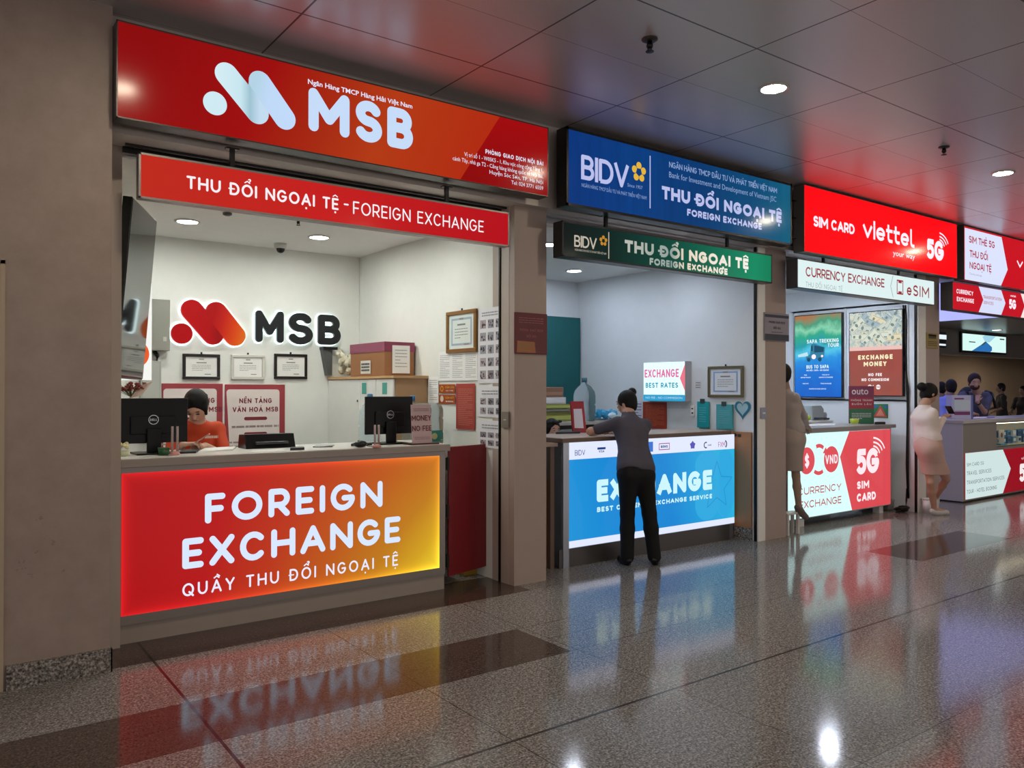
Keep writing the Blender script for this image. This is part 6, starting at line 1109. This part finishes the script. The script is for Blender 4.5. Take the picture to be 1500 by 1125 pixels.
# --- clerk peeking over the side table in the blue kiosk
Jc = dict(head=q_(809, 631, 6.35), neck=q_(806, 654, 6.45), chest=q_(806, 690, 6.5), pel=V((5.05, 6.5, .62)), shL=q_(830, 662, 6.45), shR=q_(782, 662, 6.45), elL=V((5.35, 6.35, .82)), elR=V((4.7, 6.4, .85)), wrL=V((5.2, 6.15, .98)), wrR=V((4.85, 6.15, .98)))
person('person with dark hair and glasses on head peering over the blue counter', stand(Jc, (0, -1, 0)), (-.15, -.97, .02), '#c79c88', '#120d0c', .0075, '#5a5560', '#17161a', None, '#111111', wide=.9, head_r=.95, hair_long=True, curl=.4)
g_ = COL.objects[-1]; hd = Jc['head']; e = MB()
for s_ in (-1, 1): e.ball(hd+V((s_*.038, -.075, .098)), (.030, .018, .014), 12)
e.tube([hd+V((-.075, 0, .075)), hd+V((-.07, -.06, .09)), hd+V((0, -.09, .095)), hd+V((.07, -.06, .09)), hd+V((.075, 0, .075))], .004, 6); gl = obj('sunglasses', e, mat('#2d3338', .1), [o for o in COL.objects if o.name.startswith('person')and o.type == 'EMPTY'][-1])
# --- woman half behind the pillar, beige uniform
Jc = dict(head=q_(1148, 549, 5.33), neck=q_(1149, 569, 5.33), chest=q_(1152, 598, 5.32), pel=q_(1157, 636, 5.30), shL=q_(1140, 582, 5.40), shR=q_(1164, 583, 5.22), elL=q_(1150, 615, 5.38), elR=q_(1177, 610, 5.24), wrL=q_(1168, 623, 5.4), wrR=q_(1182, 624, 5.36), hpL=q_(1151, 648, 5.36), hpR=q_(1161, 648, 5.24), knL=q_(1147, 695, 5.38), knR=q_(1166, 697, 5.24), anL=V((7.68, 5.42, .08)), anR=q_(1170, 742, 5.22), toL=V((7.81, 5.385, .03)), toR=q_(1180, 757, 5.22))
person('person in beige uniform and skirt half hidden behind the grey pillar', Jc, (.75, .65, -.1), '#9a7d6c', '#120e0d', .008, '#a59a95', None, ('#a3948b', .70), '#6a5c54', None, 1.7, .88, .93)
# --- woman in white blouse looking at her phone
Jc = dict(head=q_(1361, 577, 5.0), neck=q_(1354.5, 592, 5.0), chest=q_(1353, 613, 5.0), pel=q_(1359, 648, 4.96), shL=q_(1347, 603, 5.07), shR=q_(1366, 605, 4.90), elL=q_(1362, 625, 5.06), elR=q_(1373, 629, 4.88), wrL=q_(1380, 612, 5.0), wrR=q_(1384, 611, 4.90), haL=q_(1388, 606, 4.98), haR=q_(1391, 605, 4.92),
          hpL=q_(1357, 660, 5.02), hpR=q_(1363, 660, 4.90), knL=q_(1363, 707, 4.94), knR=q_(1386, 702, 4.86), anL=V((10.36, 4.97, .075)), anR=q_(1371, 728, 5.06), toL=V((10.53, 4.90, .028)), toR=q_(1370, 744, 5.04))
t = person('person in white blouse and pink skirt reading a phone by the pillar', Jc, (.86, -.34, -.36), '#b48a74', '#0e0b0b', .0075, '#dccdc6', None, ('#bf9d92', .53), '#b9b3b0', (-.135, .045, .056), 1.85, .90, 1.03, collar='#e2d6d0')
ph = MB(); ph.box((-.038, -.005, -.08), (.038, .005, .08), .003); c = q_(1391.5, 600.5, 4.94); M_ = Matrix.Translation(c) @ Euler((.9, 0, -1.5)).to_matrix().to_4x4(); ph.v = [tuple(M_ @ V(p)) for p in ph.v]; tag(obj('smartphone', ph, mat('#15141a', .2), None), 'dark phone held by the person in white blouse', 'phone')
# --- bearded man with a backpack
Jc = dict(head=q_(1427.5, 559.5, 6.05), neck=q_(1431, 576, 6.1), chest=q_(1434, 594, 6.12), pel=q_(1434, 640, 6.2), shL=q_(1449, 580, 6.2), shR=q_(1411, 580, 6.2), elL=q_(1442, 603, 5.97), elR=q_(1414, 603, 5.98), wrL=q_(1431.5, 588, 5.95), wrR=q_(1426, 606, 5.9), haL=q_(1433, 578, 5.95), haR=q_(1433, 607, 5.9))
t = person('bearded person with grey shirt and dark backpack behind the last counter', stand(Jc, (-.7, -.6, 0)), (-.75, -.62, -.18), '#b58f7f', '#2c1d1a', .009, '#4c4d68', '#1c1c26', None, '#141414', sleeve=.9, wide=1.12, head_r=1.10, beard='#3c2622', hairline=-.02, curl=1.1)
bp = [('e', tuple(Jc['chest']+V((.16, .26, .02))), (.20, .16, .30), None, .05)]; bk = obj('backpack', surface(bp, .012), mat('#14131b', .7), None)
tag(bk, 'dark backpack worn by the bearded person', 'backpack')
for s_, sh in ((1, 'shL'), (-1, 'shR')):
    a = Jc[sh]; d = (Jc['shL']-Jc['shR']).normalized()*-.045*s_; obj('shoulder_strap', MB().tube([a+d+V((.10, .16, -.05)), a+d+V((.02, .04, .085)), a+d+V((-.05, -.07, .055)), a+d+V((-.07, -.115, -.06)), a+d+V((-.03, -.13, -.2))], .022, 8), mat('#101016', .7), bk, smooth=True)
w_ = MB(); w_.lathe(lerp(Jc['wrL'], Jc['elL'], .15), [(.030, -.015), (.036, -.015), (.036, .015), (.030, .015)], 16, tuple(Jc['elL']-Jc['wrL']), False); obj('wrist_watch', w_, mat('#15151a', .3), t)
# --- man in light blue shirt
Jc = dict(head=q_(1393, 567.5, 7.0), neck=q_(1391, 580, 7.0), chest=q_(1389, 596, 7.0), pel=q_(1390, 645, 7.0), shL=q_(1379, 587, 7.1), shR=q_(1401, 586, 6.9), elL=q_(1383, 612, 7.0), elR=q_(1404, 610, 6.8), wrL=q_(1395, 616, 6.85), wrR=q_(1406, 614, 6.7))
person('person in light blue shirt behind the last counter, beside the brochure box', stand(Jc, (.8, .5, 0)), (.82, .55, -.05), '#8a6c62', '#141013', .010, '#8d9be8', '#1b1d2a', None, '#141414', sleeve=.95, wide=1.05, head_r=1.12)
# --- figures in the hall beyond
def far_person(label, px, top, Y, cloth, hair, face, wide=1.0, up_=1.72, legs='#14131a'):
    p = at(Y, px, top+2); sc = p.z/1.60 if 0 else 1; x, y, z = p.x, p.y, p.z-.08; s_ = V(face).cross(V((0, 0, 1))).normalized(); f_ = V(face).normalized()
    b0 = lambda a, f, h: V((x, y, z))+s_*a+f_*f+V((0, 0, h))
    J = dict(head=b0(0, .02, 0), neck=b0(0, 0, -.18), chest=b0(0, .0, -.38), pel=b0(0, -.02, -.74), shL=b0(-.19, 0, -.24), shR=b0(.19, 0, -.24), elL=b0(-.25, .03, -.50), elR=b0(.25, .06, -.49), wrL=b0(-.20, .22, -.60), wrR=b0(.17, .25, -.56), hpL=b0(-.09, -.02, -.80), hpR=b0(.09, -.02, -.80))
    zk = max((z-.8)*.5+.03, .4)
    for sd, a in (('L', -.1), ('R', .1)): J['kn'+sd] = V((x, y, 0))+s_*a+f_*.02+V((0, 0, zk)); J['an'+sd] = V((x, y, .08))+s_*a; J['to'+sd] = V((x, y, .03))+s_*a+f_*.15
    return person(label, J, face, '#7d6055', hair, .013, cloth, legs, None, '#101010', None, .95, wide, 1.0, eyes=False)
far_person('person in dark clothes with a shoulder strap, far behind the bearded person', 1467, 562, 9.0, '#1d1a1c', '#0c0a0b', (-.6, .8, 0))
far_person('person in black clothes at the far edge, reaching to a table', 1499, 566, 9.0, '#0f0d10', '#0a0909', (-.9, .2, 0))
far_person('person with dark hair glimpsed behind the one in light blue', 1379, 561, 7.5, '#2a2230', '#120d0f', (.5, .8, 0))
